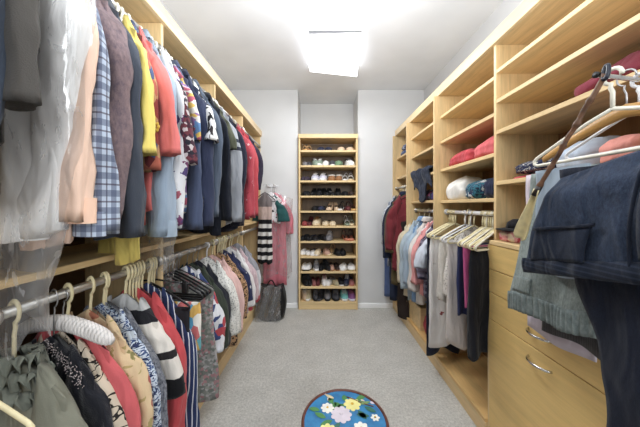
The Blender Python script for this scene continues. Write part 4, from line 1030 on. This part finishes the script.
# ------------------------------------------------------------------ round enamel stool
def stool():
    hz = .42; h = CAMZ - hz; yc = 1.19 * h; R = .203 * h; xc = .088
    t = thing('round_stool', 'small round stool with blue enamel top of flowers, dark wooden rim', 'stool', (xc, yc, 0))
    rim = solid((104, 56, 42), .4, 0, .4, .2)
    MB().rings([[(r * math.cos(2 * PI * j / 64), r * math.sin(2 * PI * j / 64), z) for j in range(64)] for r, z in ((R - .012, hz - .002), (R - .010, hz + .004), (R - .003, hz + .004), (R, hz - .002), (R, hz - .022), (R - .02, hz - .03), (R - .012, hz - .004))], False, False).build('rim', rim, t)
    nt = NT('blue_enamel'); n = nt.noise(nt.coord(), 30, 3)
    nt.bsdf(nt.ramp(n.outputs[0], [(.3, S((22, 98, 150))), (.7, S((40, 126, 176)))]), .3, spec=.5)
    top = MB().lathe([(.0005, hz - .001), (R - .011, hz - .001), (R - .011, hz - .006), (.0005, hz - .006)], n=64).build('enamel_top', nt.m, t, smooth=False)
    def blossom(cx, cy, r, mp, mc, petals=8, layers=3):
        m = MB(); r *= 1.05
        for L in range(layers):
            rr = r * (1 - .28 * L)
            for k in range(petals):
                a = 2 * PI * k / petals + L * .4; px, py = cx + rr * .62 * math.cos(a), cy + rr * .62 * math.sin(a)
                m.rings([[(px + rr * .36 * q * (math.cos(b) * math.cos(a) - .8 * math.sin(b) * math.sin(a)), py + rr * .36 * q * (math.cos(b) * math.sin(a) + .8 * math.sin(b) * math.cos(a)), hz + .0008 + L * .0012 + (1 - q) * .0006) for b in [2 * PI * j / 10 for j in range(10)]] for q in (1, .5)], False, True)
        f = m.build('blossom', mp, top)
        MB().lathe([(r * .2, hz + .003), (r * .12, hz + .0055), (.0003, hz + .006)], (cx, cy, 0), 10).build('blossom_centre', mc, t)
    def leaf(cx, cy, a, l, w, mat):
        m = MB(); g = []
        for i in range(9):
            u = i / 8; ww = w * math.sin(PI * u) ** .8
            g.append([(cx + l * u * math.cos(a) - s * ww * math.sin(a), cy + l * u * math.sin(a) + s * ww * math.cos(a), hz + .0006) for s in (-1, 0, 1)])
        m.sheet(g).build('leaf', mat, top)
    wp = solid((238, 236, 226), .35); lil = solid((216, 206, 216), .35); yl = solid((236, 228, 150), .35); yc_ = solid((226, 184, 60), .4)
    gr1 = solid((70, 130, 70), .4); gr2 = solid((40, 100, 84), .4); br = solid((110, 66, 46), .4)
    k = R / .175
    for a in ((-.10, .05, 2.9, .045), (-.045, .085, 1.9, .04), (-.03, .06, .5, .045), (.06, .05, -1.0, .05), (-.05, .0, 3.6, .05), (.01, .10, 1.6, .035), (-.052, .045, 1.2, .05), (-.075, .01, 2.6, .05), (.03, .07, .7, .06), (.05, .03, -.2, .05), (-.02, -.01, -2.2, .06), (.06, .11, .5, .055), (-.01, .06, 2.2, .04), (.09, .07, -.6, .05)):
        leaf(a[0] * k, a[1] * k, a[2], a[3], .011, gr1 if a[2] > 0 else gr2)
    blossom(-.068 * k, .062 * k, .026, wp, yc_); blossom(-.012 * k, .028 * k, .040, lil, lil, 9, 4); blossom(.040 * k, .082 * k, .034, yl, yc_, 8, 3)
    blossom(.125 * k, .012 * k, .017, wp, yc_, 6, 2); blossom(.06 * k, -.04 * k, .03, wp, yc_); blossom(-.07 * k, -.05 * k, .032, yl, yc_); blossom(0, -.11 * k, .03, lil, yc_)
    MB().tube([(.02 * k, .125 * k, hz + .001), (.05 * k, .110 * k, hz + .001), (.09 * k, .085 * k, hz + .001), (.13 * k, .07 * k, hz + .001)], .002, 6).build('branch', br, top)
    for bx, by, a, c1 in ((-.058, .128, 2.6, (206, 190, 150)), (.098, .09, .3, (120, 150, 90))):
        m = MB(); bx *= k; by *= k
        m.rings([[(bx + math.cos(a) * u - math.sin(a) * w * s, by + math.sin(a) * u + math.cos(a) * w * s, hz + .001 + .002 * (1 - s * s)) for s in (-1, -.5, 0, .5, 1)] for u, w in ((-.022, .002), (-.010, .007), (.004, .007), (.013, .005), (.02, .001))], False, False, closed=False)
        m.build('bird', solid(c1, .4), top)
        leaf(bx, by, a + 1.9, .026, .006, solid((226, 214, 190), .4)); leaf(bx, by, a + 2.4, .022, .006, solid((90, 150, 90), .4)); leaf(bx + .02 * math.cos(a), by + .02 * math.sin(a), a - .8, .02, .007, lil)
    # frame
    MB().rings([[(r * math.cos(2 * PI * j / 48), r * math.sin(2 * PI * j / 48), z) for j in range(48)] for r, z in ((R - .03, hz - .03), (R - .022, hz - .04), (R - .025, hz - .07), (R - .035, hz - .075), (R - .035, hz - .03))], False, False).build('apron', rim, t)
    for q in range(4):
        a = PI / 4 + q * PI / 2; pts, rs = [], []
        for i in range(15):
            u = i / 14; rr = R - .03 + .022 * math.sin(PI * u) - .02 * u + .025 * max(0, u - .85) / .15
            pts.append((rr * math.cos(a), rr * math.sin(a), hz - .04 - (hz - .046) * u)); rs.append(.017 - .006 * math.sin(PI * u * .9))
        pts[-1] = (pts[-1][0], pts[-1][1], .006)
        MB().tube(pts, rs, 10).build('leg', rim, t)
    MB().tube([((R - .04) * math.cos(2 * PI * j / 40), (R - .04) * math.sin(2 * PI * j / 40), .09) for j in range(41)], .009, 8).build('stretcher', rim, t)
stool()

# ------------------------------------------------------------------ light, world, camera
def lamp(name, kind, loc, energy, size=.3, color=(1, 1, 1), rot=(0, 0, 0), sy=None):
    d = bpy.data.lights.new(name, kind); d.energy = energy; d.color = color
    if kind == 'AREA':
        d.size = size
        if sy: d.shape = 'RECTANGLE'; d.size_y = sy
    else: d.shadow_soft_size = size
    o = bpy.data.objects.new(name, d); o.location = loc; o.rotation_euler = rot; col.objects.link(o); return o
lamp('ceiling_glow', 'AREA', (.10, 2.20, 2.47), 13, .42, (.95, .98, 1))
lamp('ceiling_key', 'POINT', (.10, 1.45, 2.22), 20, .2, (.95, .98, 1))  # key point lamp apart from the fixture, added to strengthen the ceiling light
lamp('rear_fill', 'AREA', (0.75, -1.7, 1.9), 42, 1.2, (.93, .97, 1), (math.radians(83), 0, math.radians(16)))  # added soft fill behind and right of the camera, not a real flash
lamp('upward_fill', 'AREA', (0.08, .60, 1.60), 22, .6, (.91, .96, 1), (math.radians(180), 0, 0))  # added upward area light to brighten the ceiling
lamp('fill_lamp', 'POINT', (.30, .30, 1.85), 7, .3, (.95, .98, 1))
w = bpy.data.worlds.new('world'); bpy.context.scene.world = w; w.use_nodes = True
w.node_tree.nodes['Background'].inputs[0].default_value = (.94, .97, 1, 1); w.node_tree.nodes['Background'].inputs[1].default_value = .3
cam = bpy.data.cameras.new('camera'); co = bpy.data.objects.new('camera', cam); col.objects.link(co)
cam.sensor_width = 36; cam.lens = F / 640 * 36; cam.shift_x = -(CX - 320) / 640; cam.shift_y = (CY - 213.5) / 640; cam.clip_start = .02
co.location = (0, 0, CAMZ); co.rotation_euler = (PI / 2, 0, 0)
sc = bpy.context.scene; sc.camera = co
sc.view_settings.view_transform = 'Standard'; sc.view_settings.look = 'None'; sc.view_settings.exposure = 0
sc.cycles.max_bounces = 8; sc.cycles.transparent_max_bounces = 16
